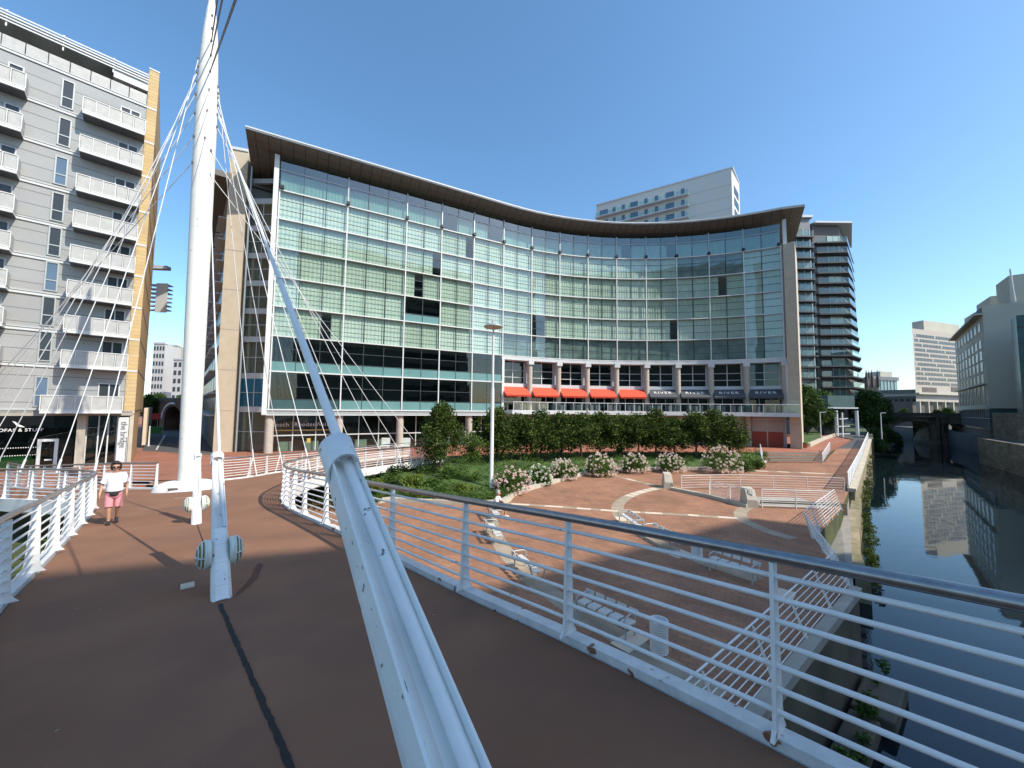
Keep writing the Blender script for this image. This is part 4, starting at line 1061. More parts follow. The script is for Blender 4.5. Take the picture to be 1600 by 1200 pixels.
apt = thing('apartment_block', 'tall grey clad apartment block with mesh balconies and a yellow brick corner', 'apartment block', ap(0, ZS))
LEN = 40
# walls
def slab(mb, s0, s1, z0, z1, d0, d1):
    """box on the front: s along, z up, from d0 to d1 metres in front of the wall plane"""
    return mb.prism([xy(ap(s0, 0, d0)), xy(ap(s1, 0, d0)), xy(ap(s1, 0, d1)), xy(ap(s0, 0, d1))], z0, z1)
FL_Z = [-.46, 2.8, 5.33, 7.9, 10.5, 13.1, 15.85, 18.85, 21.8, 24.76]
mb = MB()
poly = [xy(ap(.63, 0)), xy(ap(LEN, 0)), xy(ap(LEN, 0, -14)), xy(ap(.63, 0) + AS * 14)]
mb.prism(poly, -.7, 24.7); mb.build('front_wall', 'cladding_ribbed', apt)
mb = MB()
slab(mb, 0, .62, -.7, 28.0, -.6, .06); mb.build('brick_corner', 'yellow_brick', apt)
mb = MB(); a = ap(0, 0, .05)
mb.prism([xy(a), xy(a + AS * 16), xy(a + AS * 16 + AD * 1.5), xy(ap(.3, 0, -.55))], -.7, 27.9); 
mb.build('brick_side', 'tan_brick', apt)
mb = MB()
for z in FL_Z[:-1]: mb.beam(V(a.x, a.y, z) + V(.006, .004, 0), V(a.x, a.y, z) + AS * 16 + V(.006, .004, 0), .03, .10)
build_each(mb, 'side_joint', 'dark_grey', apt)
mb = MB()
for z in FL_Z: slab(mb, .02 if z < 20 else .02, LEN, z - .16, z - .02, .004, .09)
for z in FL_Z: slab(mb, .64, LEN, z + .06, z + .10, .004, .07)
build_each(mb, 'floor_trim', 'clad_trim', apt)
# top storey set back, its mesh balcony and the roof screen
mb = MB(); slab(mb, .64, LEN, 24.7, 26.9, -8, -1.7); mb.build('top_storey_wall', 'cladding_ribbed', apt)
mb = MB()
for k in range(9): slab(mb, 2.0 + k * 2.3, 3.4 + k * 2.3, 24.9, 26.5, -1.69, -1.66)
build_each(mb, 'top_storey_window', 'far_window', apt)
for k in range(17):
    p = MB(); slab(p, .66 + k * 1.05, .66 + k * 1.05 + 1.0, 24.86, 25.72, .0, .05); p.build('terrace_mesh_panel', 'balcony_mesh', apt)
mb = MB(); slab(mb, .63, LEN, 26.85, 27.2, -8, .15); mb.build('roof_slab', 'grey_metal', apt)
mb = MB()
for k in range(4): slab(mb, .63, LEN, 26.62 + k * .22, 26.72 + k * .22, .18, .24)
for k in range(14): slab(mb, 2.6 + k * 2.6, 2.68 + k * 2.6, 26.3, 27.5, .10, .17)
mb.build('roof_screen', 'clad_trim', apt)
mb = MB(); slab(mb, .63, 2.6, 26.0, 27.1, -.3, .12); mb.build('roof_end_panel', 'clad_trim', apt)
mb = MB(); slab(mb, -.02, .64, 28.0, 28.1, -.62, .10); mb.build('brick_cap', 'clad_trim', apt)
# balconies
sR0 = ap_px(214, 372, 1.2)[0]; sR1 = ap_px(113, 352, 1.2)[0]; sL0 = ap_px(22, 312, 1.2)[0]
def mesh_balcony(s0, s1, z, pr=1.2):
    b = MB(); slab(b, s0, s1, z - .20, z - .02, .01, pr); o = b.build('balcony', 'balcony_frame', apt)
    pn = MB(); n = 5
    for k in range(n):
        a0, a1 = s0 + (s1 - s0) * k / n + .05, s0 + (s1 - s0) * (k + 1) / n - .05; slab(pn, a0, a1, z + .06, z + 1.02, pr - .05, pr - .02)
    slab(pn, s1 - .03, s1, z + .06, z + 1.02, .1, pr - .06); slab(pn, s0, s0 + .03, z + .06, z + 1.02, .1, pr - .06)
    sub(pn.build('mesh_panel', 'balcony_mesh', None), o)
    fr = MB()
    for k in range(n + 1):
        a0 = s0 + (s1 - s0) * k / n; slab(fr, a0 - .025, a0 + .025, z - .02, z + 1.06, pr - .04, pr + .012)
    slab(fr, s0 - .02, s1 + .02, z + 1.03, z + 1.09, pr - .06, pr + .02); slab(fr, s0 - .02, s1 + .02, z - .0, z + .06, pr - .05, pr + .016)
    sub(fr.build('balcony_rail', 'balcony_frame', None), o)
    so = MB(); slab(so, s0 + .02, s1 - .02, z - .24, z - .204, .02, pr - .02); sub(so.build('balcony_underside', 'dark_grey', None), o)
def glazed(s0, s1, z0, z1, parts=2, frame='clad_trim', glass='far_window', nm='window', split=None, trans=None):
    p = MB(); slab(p, s0, s1, z0, z1, .004, .02); o = p.build(nm, glass, apt); f = MB()
    for k in range(parts + 1): 
        a0 = s0 + (s1 - s0) * k / parts; slab(f, a0 - .04, a0 + .04, z0, z1, .022, .07)
    slab(f, s0 - .04, s1 + .04, z1 - .0, z1 + .07, .006, .075); slab(f, s0 - .04, s1 + .04, z0 - .07, z0, .006, .075)
    if split: slab(f, s0, s1, z0 + split - .035, z0 + split + .035, .024, .066)
    sub(f.build('window_frame', frame, None), o); return o
w0 = ap_px(98, 345)[0]; w1 = ap_px(79, 343)[0]
for k in range(9):
    z = FL_Z[k]
    wide = (k == 0)
    mesh_balcony(sR0 + (.1 if wide else 0), sR1 + (.75 if wide else 0), z + .02, 1.2)
    if k > 0: mesh_balcony(sL0, sL0 + 3.2, z + .02, 1.2)
    H = (FL_Z[k + 1] - z)
    g = MB()
    glazed(sR0 + .35, sR0 + 1.45, z + .06, z + 2.05, 2)
    if k > 0: glazed(sL0 + .3, sL0 + .95, z + .06, z + 2.0, 1)
    glazed(w0, w1, z + .35, z + 2.35, 1, frame='grey_metal', glass='far_window' if k % 3 else 'far_bluewin', split=.72)
# canopies on the rear of the block
for px0, px1, y0, y1, D_ in ((224, 251, 412, 423, 44), (224, 254, 440, 486, 43)):
    a, b_ = at_y(px0, y0, D_), at_y(px1, y0, D_); zt, zb = a.z, at_y(px0, y1, D_).z
    mb = MB(); n = 1 if y1 - y0 < 20 else 7
    for k in range(n): 
        z = zt - (zt - zb) * k / max(n, 1); mb.box(((a.x + b_.x) / 2, D_ + 1, z - .12), (b_.x - a.x, .7, .12 if n > 1 else .4), .1)
    if n > 1: mb.box(((a.x + b_.x) / 2 + .6, D_ + .55, (zt + zb) / 2), ((b_.x - a.x) * .55, .06, zt - zb), .1)
    mb.build('rear_canopy', 'clad_trim', apt)
# ground floor: dark shop glass, pale posts, entrance, sign pillar
mb = MB()
sc = lambda x, y=690: ap_px(x, y)[0]
g0, g1 = sc(118), sc(132); e0_, e1_ = sc(133), sc(189); p1, p0 = .27, .86; e1_ = .90
MB().prism([xy(ap(.2, 0, -5)), xy(ap(LEN, 0, -5)), xy(ap(LEN, 0, -13)), xy(ap(.2, 0, -13))], ZS - .4, -.72).build('shop_back_wall', 'black', apt)
mb = MB(); mb.quad(ap(g0 + .1, ZS - .4, -.2), ap(LEN, ZS - .4, -.2), ap(LEN, -.8, -.2), ap(g0 + .1, -.8, -.2)); mb.build('shop_glazing', 'glass_dark', apt)
mb = MB(); slab(mb, e1_, e0_, ZS - .3, -.8, -.6, -.57); mb.build('entrance_glazing', 'glass_shop', apt)
mb = MB(); slab(mb, e1_ + .02, e0_ - .02, ZS - .3, -.8, -2.8, -2.75); mb.build('entrance_back_wall', 'room_dark', apt)
mb = MB()
for f in (0, .30, .62, 1.0): 
    s_ = e1_ + (e0_ - e1_) * f; slab(mb, s_ - .04, s_ + .04, ZS - .3, -.8, -.56, -.48)
slab(mb, e1_, e0_, ZS - .3, ZS - .1, -.56, -.49); mb.build('entrance_frame', 'clad_trim', apt)
mb = MB(); slab(mb, g1, g0, ZS - .4, -.72, -.45, .02); slab(mb, 0, .24, ZS - .4, -.72, -.6, .02)
build_each(mb, 'ground_post', 'concrete_pale', apt)
mb = MB(); slab(mb, p1, p0, ZS - .4, -.95, -.2, -.05); mb.build('sign_pillar', 'clad_trim', apt)
text_mesh('the bridge', .50, 'lettering', 'letter_dark', apt, ap((p0 + p1) / 2 + .13, -1.30, -.035), V(0, 0, -1), AD * -1, .01, 'LEFT', wscale=1.0)
mb = MB(); slab(mb, .31, .35, ZS, -2.5, -.05, -.03); mb.build('sign_stripe', 'letter_dark', apt)
mb = MB(); slab(mb, .1, LEN, -.82, -.46, -.5, .09); mb.build('ground_fascia', 'concrete_grey', apt)
MB().prism([xy(ap(0, 0, .03)), xy(ap(0, 0, .03) + AS * 8), xy(ap(0, 0, .03) + AS * 8 + AD * .5), xy(ap(.45, 0, -.5))], ZS - .4, -.72).build('ground_side', 'tan_brick', apt)
d0, d1 = sc(87, 705), sc(60, 705); zt = ap_px(75, 690)[1]
mb = MB()
for s_ in (d0, d1): slab(mb, s_ - .09, s_ + .09, ZS - .3, zt, -.18, -.1)
slab(mb, d0 - .09, d1 + .09, zt, zt + .18, -.18, -.1); slab(mb, d0 + .15, d0 + .5, zt - 1.35, zt - 1.25, -.1, -.04)
mb.build('shop_door_frame', 'mullion_white', apt)
tx, tz = ap_px(30, 671)
text_mesh('SOFAS & STUFF', .30, 'lettering', 'letter_white', apt, ap(tx, tz - .15, -.17), AD * -1, spacing=1.05)
mb = MB(); bx, bz_ = ap_px(28, 663); o = lambda x, z: ap(bx - x, bz_ + z, -.17)
mb.add([o(-.28, .22), o(-.12, .16), o(.0, .0), o(.16, -.10), o(.30, -.22), o(.10, -.20), o(-.06, -.12), o(-.16, .04)], [tuple(range(8))]); mb.build('bird_emblem', 'letter_white', apt)
for yy, zz in ((700, 0), (712, 0)):
    s_, z_ = ap_px(30, yy); mb = MB()
    for k in range(44): slab(mb, sc(57) + k * .11, sc(57) + k * .11 + .05, z_ - .025, z_ + .025, -.19, -.17)
    mb.build('dotted_strip', 'letter_white', apt)
mb = MB(); s_, z_ = ap_px(14, 722); slab(mb, s_ - .9, s_ + .9, z_ - .6, z_ + .28, -1.6, -.9); slab(mb, s_ - .9, s_ + .9, z_ - .6, z_ - .1, -.9, -.4); slab(mb, s_ - 1.05, s_ - .85, z_ - .6, z_ + .05, -1.5, -.4)
tag(mb.build('sofa', 'plastic_green'), 'green sofa behind the dark shop glass', 'sofa')
# ================================================================== BUILDINGS FARTHER OFF
def face(A, B, z0, z1):
    """helper for a vertical facade from A to B (plan): returns f(u, z, off) with u 0..1; off>0 is towards the camera side"""
    A, B = V(A[0], A[1], 0), V(B[0], B[1], 0); d = (B - A).normalized(); n = V(d.y, -d.x, 0)
    if n.dot(A) > 0: n = -n
    L = (B - A).length
    def f(u, z, off=0.): p = A + (B - A) * u + n * off; return V(p.x, p.y, z)
    f.L, f.d, f.n = L, d, n
    return f
def fbox(mb, f, u0, u1, z0, z1, d0, d1): return mb.prism([xy(f(u0, 0, d0)), xy(f(u1, 0, d0)), xy(f(u1, 0, d1)), xy(f(u0, 0, d1))], z0, z1)
def pxp(x, y, Y): return at_y(x, y, Y)
def zpx(y, x, p): r = ray(x, y); return r.z / r.y * p.y
# --- pale tower behind the hotel
c1 = pxp(1152, 600, 95); c0 = pxp(933, 600, 114); c2 = pxp(1164, 600, 102); zt = zpx(263, 1152, c1)
tw = thing('tower_block', 'pale high rise slab with blue windows rising behind the curved roof', 'tower block', (c1.x, c1.y, ZS))
f = face(c0, c1, 0, 0); bk = V(5, 16, 0)
MB().prism([xy(c0), xy(c1), xy(c2), xy(c0 + (c2 - c1))], ZS, zt).build('tower_wall', 'tower_white', tw)
MB().prism([xy(c0 + V(-.2, -.3, 0)), xy(c1 + V(.3, -.3, 0)), xy(c2 + V(.3, .2, 0)), xy(c0 + (c2 - c1))], zt + .004, zt + .35).build('tower_parapet', 'clad_trim', tw)
cols = [(.03, .10, 1), (.14, .165, 0), (.215, .24, 0), (.285, .345, 1), (.395, .42, 0), (.475, .50, 0), (.555, .615, 1), (.665, .69, 0)]
for r_ in range(5):
    z = zt - 3.9 - r_ * 3.15
    mb = MB()
    for u0, u1, k in cols: fbox(mb, f, u0, u1, z, z + 2.0, .02, .06)
    build_each(mb, 'window', 'far_bluewin', tw)
    mb = MB(); fbox(mb, f, .0, .72, z - .45, z - .2, .0, 1.4); o = mb.build('balcony_slab', 'clad_trim', tw)
    mb = MB()
    for k in range(8): mb.quad(f(.72 * k / 8 + .004, z - .2, 1.35), f(.72 * (k + 1) / 8 - .004, z - .2, 1.35), f(.72 * (k + 1) / 8 - .004, z + .85, 1.35), f(.72 * k / 8 + .004, z + .85, 1.35))
    mb.quad(f(.72, z - .2, 0), f(.72, z - .2, 1.35), f(.72, z + .85, 1.35), f(.72, z + .85, 0)); sub(mb.build('balcony_glass', 'glass_bal', None), o)
f2 = face(c1, c2, 0, 0); mb = MB()
for r_ in range(6): fbox(mb, f2, .25, .82, zt - 5.5 - r_ * 3.15, zt - 3.4 - r_ * 3.15, .02, .08)
build_each(mb, 'side_window', 'far_window', tw)
mb = MB()
for r_ in range(4): fbox(mb, f, .73, .999, zt - 4.2 - r_ * 3.15, zt - 4.12 - r_ * 3.15, .005, .03)
build_each(mb, 'wall_joint', 'concrete_pale', tw)
# --- tower with stacked glass balconies
bt = thing('balcony_tower', 'dark residential tower with stacked glass balconies pointing towards the river', 'tower block', (70, 86, ZS))
a0, a1 = pxp(1240, 600, 84), pxp(1275.5, 600, 84); zt = zpx(341, 1262, a1)
fA = face(a0, a1, 0, 0)
MB().prism([xy(a0), xy(a1), xy(a1 + V(3, 14, 0)), xy(a0 + V(-4, 14, 0))], ZS, zt).build('tower_wall', 'tower_grey', bt)
MB().prism([xy(a0 + V(0, -.5, 0)), xy(a1 + V(.4, -.5, 0)), xy(a1 + V(3, 14, 0)), xy(a0 + V(-4, 14, 0))], zt + .004, zt + .5).build('roof_slab', 'clad_trim', bt)
nfl = 17; zA = zpx(372, 1262, a1); sp = (zA - zpx(625, 1262, a1)) / 15.
for k in range(nfl):
    z = zA - k * sp
    if z < -1: break
    mb = MB(); fbox(mb, fA, .0, .99, z - .28, z, .0, 1.2); o = mb.build('balcony_slab', 'slab_dark', bt)
    mb = MB()
    for j in range(4): mb.quad(fA(.02 + .24 * j, z + .05, 1.15), fA(.24 + .24 * j, z + .05, 1.15), fA(.24 + .24 * j, z + 1.1, 1.15), fA(.02 + .24 * j, z + 1.1, 1.15))
    sub(mb.build('balcony_glass', 'glass_bal', None), o)
    mb = MB(); fbox(mb, fA, .03, .96, z + .1, z + sp - .35, .02, .05); sub(mb.build('balcony_window', 'spandrel_dark' if k % 3 else 'room_mid', None), o)
    mb = MB()
    for j in (.03, .35, .66, .96): fbox(mb, fA, j - .012, j + .012, z + .02, z + sp - .3, .06, .12)
    sub(mb.build('window_frame', 'clad_trim', None), o)
b0, b1 = pxp(1278, 600, 86), pxp(1322, 600, 86); zt = zpx(352, 1310, b1); b2 = pxp(1335, 600, 98)
MB().prism([xy(b0), xy(b1), xy(b2), xy(b0 + V(0, 14, 0))], -1.0, zt).build('tower_wall', 'tower_brown', bt)
MB().prism([xy(b0 + V(0, -1.2, 0)), xy(b1 + V(2.0, -1.2, 0)), xy(b2 + V(1, 0, 0)), xy(b0 + V(0, 14, 0))], zt + .004, zt + .4).build('roof_slab', 'clad_trim', bt)
fB = face(b0, b1, 0, 0); zB = zpx(382, 1300, b0); spB = (zB - zpx(621, 1300, b0)) / 15.
for k in range(16):
    z = zB - k * spB; tip = pxp(1337.5 + k * .95, 600, 88.5); tip.z = 0; sb = b2 + V(.5, -1, 0)
    poly = [xy(fB(0, 0, 0)), xy(fB(0, 0, 1.3)), xy(fB(1.0, 0, 2.0)), xy(tip), xy(sb), xy(b1)]
    mb = MB().prism(poly, z - .3, z); o = mb.build('balcony_slab', 'slab_dark', bt)
    mb = MB(); q = [fB(0, z, 1.28), fB(.5, z, 1.62), fB(1.0, z, 1.95), V(tip.x - .05, tip.y, z), V(sb.x, sb.y, z)]
    for a, b_ in zip(q, q[1:]): mb.quad(a, b_, b_ + V(0, 0, 1.1), a + V(0, 0, 1.1))
    sub(mb.build('balcony_glass', 'glass_bal', None), o)
    mb = MB(); fbox(mb, fB, .55, .99, z + .1, z + spB - .45, .02, .05); sub(mb.build('balcony_window', 'room_mid' if k % 4 else 'curtain_b', None), o)
    mb = MB()
    for j in (.55, .77, .98): fbox(mb, fB, j - .01, j + .01, z + .05, z + spB - .4, .055, .11)
    sub(mb.build('window_frame', 'clad_trim', None), o)
f_ = MB(); fbox(f_, fB, -.05, .02, -1, zt + .2, .0, .5); f_.build('corner_pier', 'slab_dark', bt)
# entrance under it
g0_, g1_ = pxp(1294, 640, 76), pxp(1336, 640, 76)
mb = MB().prism([xy(g0_), xy(g1_), xy(g1_ + V(2, 9, 0)), xy(g0_ + V(0, 9, 0))], zpx(636, 1310, g0_), zpx(618, 1310, g0_)); mb.build('lobby_glazing', 'spandrel_dark', bt)
MB().prism([xy(g0_ + V(-.3, -.4, 0)), xy(g1_ + V(.3, -.4, 0)), xy(g1_ + V(2, 9, 0)), xy(g0_ + V(0, 9, 0))], zpx(638.5, 1310, g0_), zpx(636.3, 1310, g0_)).build('lobby_canopy', 'clad_trim', bt)
for x in (1307, 1339): 
    p = pxp(x, 660, 75); MB().lathe((p.x, p.y, ZS), [(.28, 0), (.28, 5.0)], 14).build('leg_column', 'mullion_white', bt)
MB().prism([xy(g0_ + V(1, 2.5, 0)), xy(g1_ + V(0, 2.5, 0)), xy(g1_ + V(0, 4, 0)), xy(g0_ + V(1, 4, 0))], ZS, zpx(640, 1310, g0_)).build('lobby_wall', 'black', bt)
# --- sculpture by the tower entrance
p = pxp(1320, 686, 72); t = thing('sculpture', 'white geometric pole sculpture below the tower entrance', 'sculpture', (p.x, p.y, ZS))
for k, (x, z, l) in enumerate(((-.6, .6, 2.6), (-.2, 2.0, 2.2), (.1, 3.4, 1.6))): MB().beam((p.x + x - 1, p.y, ZS + z), (p.x + x - 1 + l, p.y, ZS + z + .1), .18, .18).build('bar', 'mullion_white', t)
MB().beam((p.x - .3, p.y, ZS), (p.x - .3, p.y, ZS + 4.6), .2, .2).build('pole', 'mullion_white', t)
# --- far group across the end of the river
p = pxp(1357, 612, 190); t = thing('church_tower', 'dark pinnacled church tower beside the balcony tower', 'church', (p.x, p.y, ZS))
w_ = 5.0; zt = zpx(592, 1357, p)
MB().box((p.x, p.y, (zt + ZS) / 2), (w_ * 1.2, w_, zt - ZS)).build('tower_wall', 'spire_stone', t)
for x, y in ((-1, -1), (1, -1), (-1, 1), (1, 1), (0, -1)): MB().lathe((p.x + x * w_ * .55, p.y + y * w_ * .45, zt), [(.8, -4), (.7, 0), (.4, 2.2), (.02, 4.6)], 6).build('pinnacle', 'spire_stone', t)
mb = MB(); 
for x in (-1.3, 1.3): mb.box((p.x + x, p.y - w_ / 2 - .02, zt - 6), (1.3, .1, 6))
build_each(mb, 'belfry_opening', 'black', t)
p0, p1 = pxp(1366, 620, 210), pxp(1403, 620, 214); t = thing('glass_office', 'far rounded glass office block with a pale roof band', 'office block', (p0.x, p0.y, ZS)); zt = zpx(594, 1385, p0)
MB().prism([xy(p0), xy(p1), xy(p1 + V(2, 20, 0)), xy(p0 + V(0, 20, 0))], ZS, zt).build('office_wall', 'spandrel', t)
MB().prism([xy(p0 + V(-.5, -.6, 0)), xy(p1 + V(.5, -.6, 0)), xy(p1 + V(2, 20, 0)), xy(p0 + V(0, 20, 0))], zt + .01, zt + 2.0).build('roof_band', 'tower_grey', t)
MB().prism([xy(p0.lerp(p1, .3)), xy(p0.lerp(p1, .8)), xy(p0.lerp(p1, .8) + V(0, 9, 0)), xy(p0.lerp(p1, .3) + V(0, 9, 0))], zt + 2.02, zt + 5).build('plant_room', 'far_stone', t)
fG = face(p0, p1, 0, 0); mb = MB()
for k in range(7): fbox(mb, fG, k / 7 + .01, k / 7 + .025, 0, zt - .2, .0, .3)
build_each(mb, 'office_mullion', 'clad_trim', t)
p0, p1 = pxp(1379, 640, 150), pxp(1434, 640, 142); t = thing('low_office', 'low pale concrete building with dark openings beyond the arched bridge', 'office block', (p0.x, p0.y, ZS)); zt = zpx(610, 1400, p0)
MB().prism([xy(p0), xy(p1), xy(p1 + V(6, 22, 0)), xy(p0 + V(0, 22, 0))], ZS, zt).build('office_wall', 'far_stone_dark', t)
fL_ = face(p0, p1, 0, 0); mb = MB()
for k in range(6): fbox(mb, fL_, k / 6 + .03, k / 6 + .13, zt - 6.5, zt - 3.5, .01, .1)
build_each(mb, 'dark_opening', 'black', t)
mb = MB(); fbox(mb, fL_, .0, 1., zt - 2.6, zt - 1.6, .02, .8); fbox(mb, fL_, .0, 1., zt - 8.2, zt - 7.2, .02, .8); build_each(mb, 'concrete_band', 'far_stone', t)
# slab tower
p0, p1 = pxp(1430, 600, 130), pxp(1512, 600, 140); zt = zpx(513, 1433, p0)
t = thing('office_slab', 'grey office slab with long rows of windows across the river', 'office block', (p0.x, p0.y, ZS)); pb = V(-4, 26, 0)
MB().prism([xy(p0), xy(p1), xy(p1 + V(12, 20, 0)), xy(p0 * 1.14)], zpx(627, 1433, p0), zt).build('slab_wall', 'column_stone', t)
fS = face(p0, p1, 0, 0); zt1 = zt - 1.7; zb1 = zpx(603, 1433, p0); n = 11
for k in range(n):
    z = zt1 - (zt1 - zb1) * (k + 1) / n; h = (zt1 - zb1) / n
    mb = MB(); fbox(mb, fS, .03, .99, z + h * .34, z + h * .92, .02, .06); o = mb.build('window_row', 'far_window', t)
    mb = MB()
    for j in range(16): fbox(mb, fS, .03 + .06 * j, .034 + .06 * j + (.02 if (j * 7 + k * 5) % 6 == 0 else .0), z + h * .34, z + h * .92, .065, .10)
    sub(mb.build('window_frame', 'far_stone', None), o)
mb = MB(); fbox(mb, fS, .12, .38, zpx(612, 1433, p0), zpx(604.5, 1433, p0), .02, .08); fbox(mb, fS, .66, .80, zpx(610, 1433, p0), zpx(602, 1433, p0), .02, .08); build_each(mb, 'dark_opening', 'tower_brown', t)
mb = MB()
for k in range(7): fbox(mb, fS, k / 6.5 - .006, k / 6.5 + .012, ZS - 1, zpx(627, 1433, p0), .0, 1.0)
fbox(mb, fS, -.02, 1, zpx(616, 1433, p0), zpx(613.5, 1433, p0), .01, 1.2); build_each(mb, 'podium_column', 'far_stone', t)
MB().prism([xy(fS(.0, 0, -1)), xy(fS(1, 0, -1)), xy(fS(1, 0, -14)), xy(fS(0, 0, -14))], ZS - 1, zpx(627, 1433, p0)).build('podium_wall', 'tower_brown', t)
MB().prism([xy(fS(.26, 0, -.6)), xy(fS(.95, 0, -.6)), xy(fS(.95, 0, -4)), xy(fS(.28, 0, -4))], zt + .01, zpx(497, 1460, p0)).build('plant_room', 'far_stone', t)
# eight storey block by the water: narrow windowed front, blank side wall
c0 = pxp(1546, 640, 72); cf = pxp(1499.5, 640, 98); cs = V(c0.x + 22, c0.y - 17.5, 0); zt = zpx(478, 1545, c0)
t = thing('riverside_block', 'stone office block with rows of narrow windows and a blank side wall above the river', 'office block', (c0.x, c0.y, ZW))
zb = zpx(638, 1550, c0)
MB().prism([xy(c0), xy(cf), xy(cf + V(26, 5, 0)), xy(cs)], zb, zt).build('block_wall', 'far_stone', t)
fR = face(cf, c0, 0, 0); fR.n = fR.n
rows = [(499, 514, 1), (528, 541, 0), (545.5, 560, 0), (563.5, 578, 0), (583, 597, 0), (602, 631, 0)]
for y0, y1, ar in rows:
    za, zb_ = zpx(y0, 1544, c0), zpx(y1, 1544, c0); mb = MB()
    for k in range(8):
        u = .035 + .118 * k
        fbox(mb, fR, u, u + .058, zb_, za, .015, .06)
    build_each(mb, 'window', 'far_window', t)
    mb = MB()
    for k in range(9): fbox(mb, fR, -.005 + .118 * k, .022 + .118 * k, zb_ - .3, za + .3, .0, .06)
    build_each(mb, 'pilaster', 'far_stone', t)
mb = MB(); fbox(mb, fR, -.01, 1.01, zpx(492, 1544, c0), zpx(489.5, 1544, c0), .0, 1.1); fbox(mb, fR, -.005, 1.0, zpx(600, 1544, c0), zpx(597.5, 1544, c0), .0, .5); fbox(mb, fR, -.005, 1.0, zb - .1, zb + .5, .0, .4); build_each(mb, 'cornice', 'far_stone', t)
mb = MB()
for k in range(17): fbox(mb, fR, k / 17 + .012, k / 17 + .03, zpx(489, 1544, c0), zpx(480, 1544, c0), .01, .3)
build_each(mb, 'parapet_panel', 'far_stone_dark', t)
MB().prism([xy(c0 + V(.3, .3, 0)), xy(cf + V(.6, 0, 0)), xy(cf + V(26, 5, 0)), xy(cs)], zpx(674, 1552, c0), zb - .01).build('glazed_podium', 'spandrel_dark', t)
fP = face(cf, c0, 0, 0); mb = MB()
for k in range(18): fbox(mb, fP, k / 17.5, k / 17.5 + .006, zpx(670, 1552, c0), zb - .3, -.2, .1)
fbox(mb, fP, 0, 1, zpx(655, 1552, c0), zpx(653.5, 1552, c0), -.2, .12); mb.build('podium_frame', 'tower_grey', t)
MB().prism([xy(c0 + V(-.2, 0, 0)), xy(cf), xy(cf + V(26, 5, 0)), xy(cs + V(6, -5, 0))], ZW - 1, zpx(675, 1552, c0)).build('river_wall', 'wet_stone', t)
MB().box(fR(.5, zt + 2.1, -6), (9, 7, 4.2), .9).build('plant_room', 'far_stone', t)
MB().box(fR(.85, zt + 2.4, -9), (5, 6, 4.8), .9).build('stair_head', 'tower_grey', t)
MB().box(fR(.25, zt + 1.4, -4), (8, 5, 2.8), .9).build('roof_box', 'far_stone', t)
MB().box((c0.x + 10, c0.y - 1, zt + 2.8), (9, 7, 5.6), -.68).build('lift_tower', 'far_stone', t)
MB().box((c0.x + 6.9, c0.y - 2.2, zt + 3.2), (.15, 1.8, 2.6), -.68).build('lift_opening', 'black', t)
p = pxp(1585, 452, 70); MB().tube([(p.x, p.y, zt + .3), (p.x - .3, p.y, zt + 3), (p.x - .5, p.y, zt + 6.5)], .14, 6).build('flue', 'mullion_white', t)
# dark block at the picture's edge and the old wall under it
d0 = pxp(1592.5, 560, 62); d1 = d0 + V(25, -24, 0)
t = thing('dark_glass_block', 'dark glass building entering at the far edge beside the blank wall', 'office block', (d0.x, d0.y, ZW)); zt2 = zpx(493, 1594, d0)
MB().prism([xy(d0), xy(d1), xy(d1 + V(14, 14, 0)), xy(d0 + V(3, 3, 0))], -.6, zt2).build('glass_wall', 'spandrel_dark', t)
mb = MB(); fD = face(d0, d1, 0, 0)
for k in range(8): fbox(mb, fD, .0, 1, zt2 - 2 - k * 2.6, zt2 - 1.8 - k * 2.6, .0, .15)
build_each(mb, 'floor_band', 'slab_dark', t)
# right bank land and its stone river wall
rb = [V(-10, -33, 0), V(24, 3, 0), V(58, 39, 0), V(d0.x - 5, d0.y + 1, 0), V(c0.x - .4, c0.y + .1, 0), V(cf.x - .3, cf.y + 4, 0), V(140, 150, 0), V(300, 260, 0)]
structure('far_bank', MB().prism([xy(p) for p in rb] + [(900, 200), (900, -600), (200, -600), (0, -300)], ZW - 1.5, -4.4), 'asphalt')
wall_line([p - V(.35, -.3, 0) for p in rb[:4]], ZW - 1, -3.9, .5, 'stone_block', 'river_wall', 'old stone river wall on the far bank below the dark building', side=-1)
w0_, w1_ = pxp(1553, 690, 71.3), pxp(1612, 690, 60)
wall_line([V(w0_.x, w0_.y, 0), V(w1_.x, w1_.y, 0)], ZW - 1, zpx(645, 1590, w1_), .8, 'stone_block', 'river_wall', 'tall weathered stone wall below the blank grey side wall', side=-1)
structure('far_terrain', MB().quad((-900, 160, -5.2), (900, 240, -5.2), (900, 1100, -5.2), (-900, 1100, -5.2)), 'lawn')
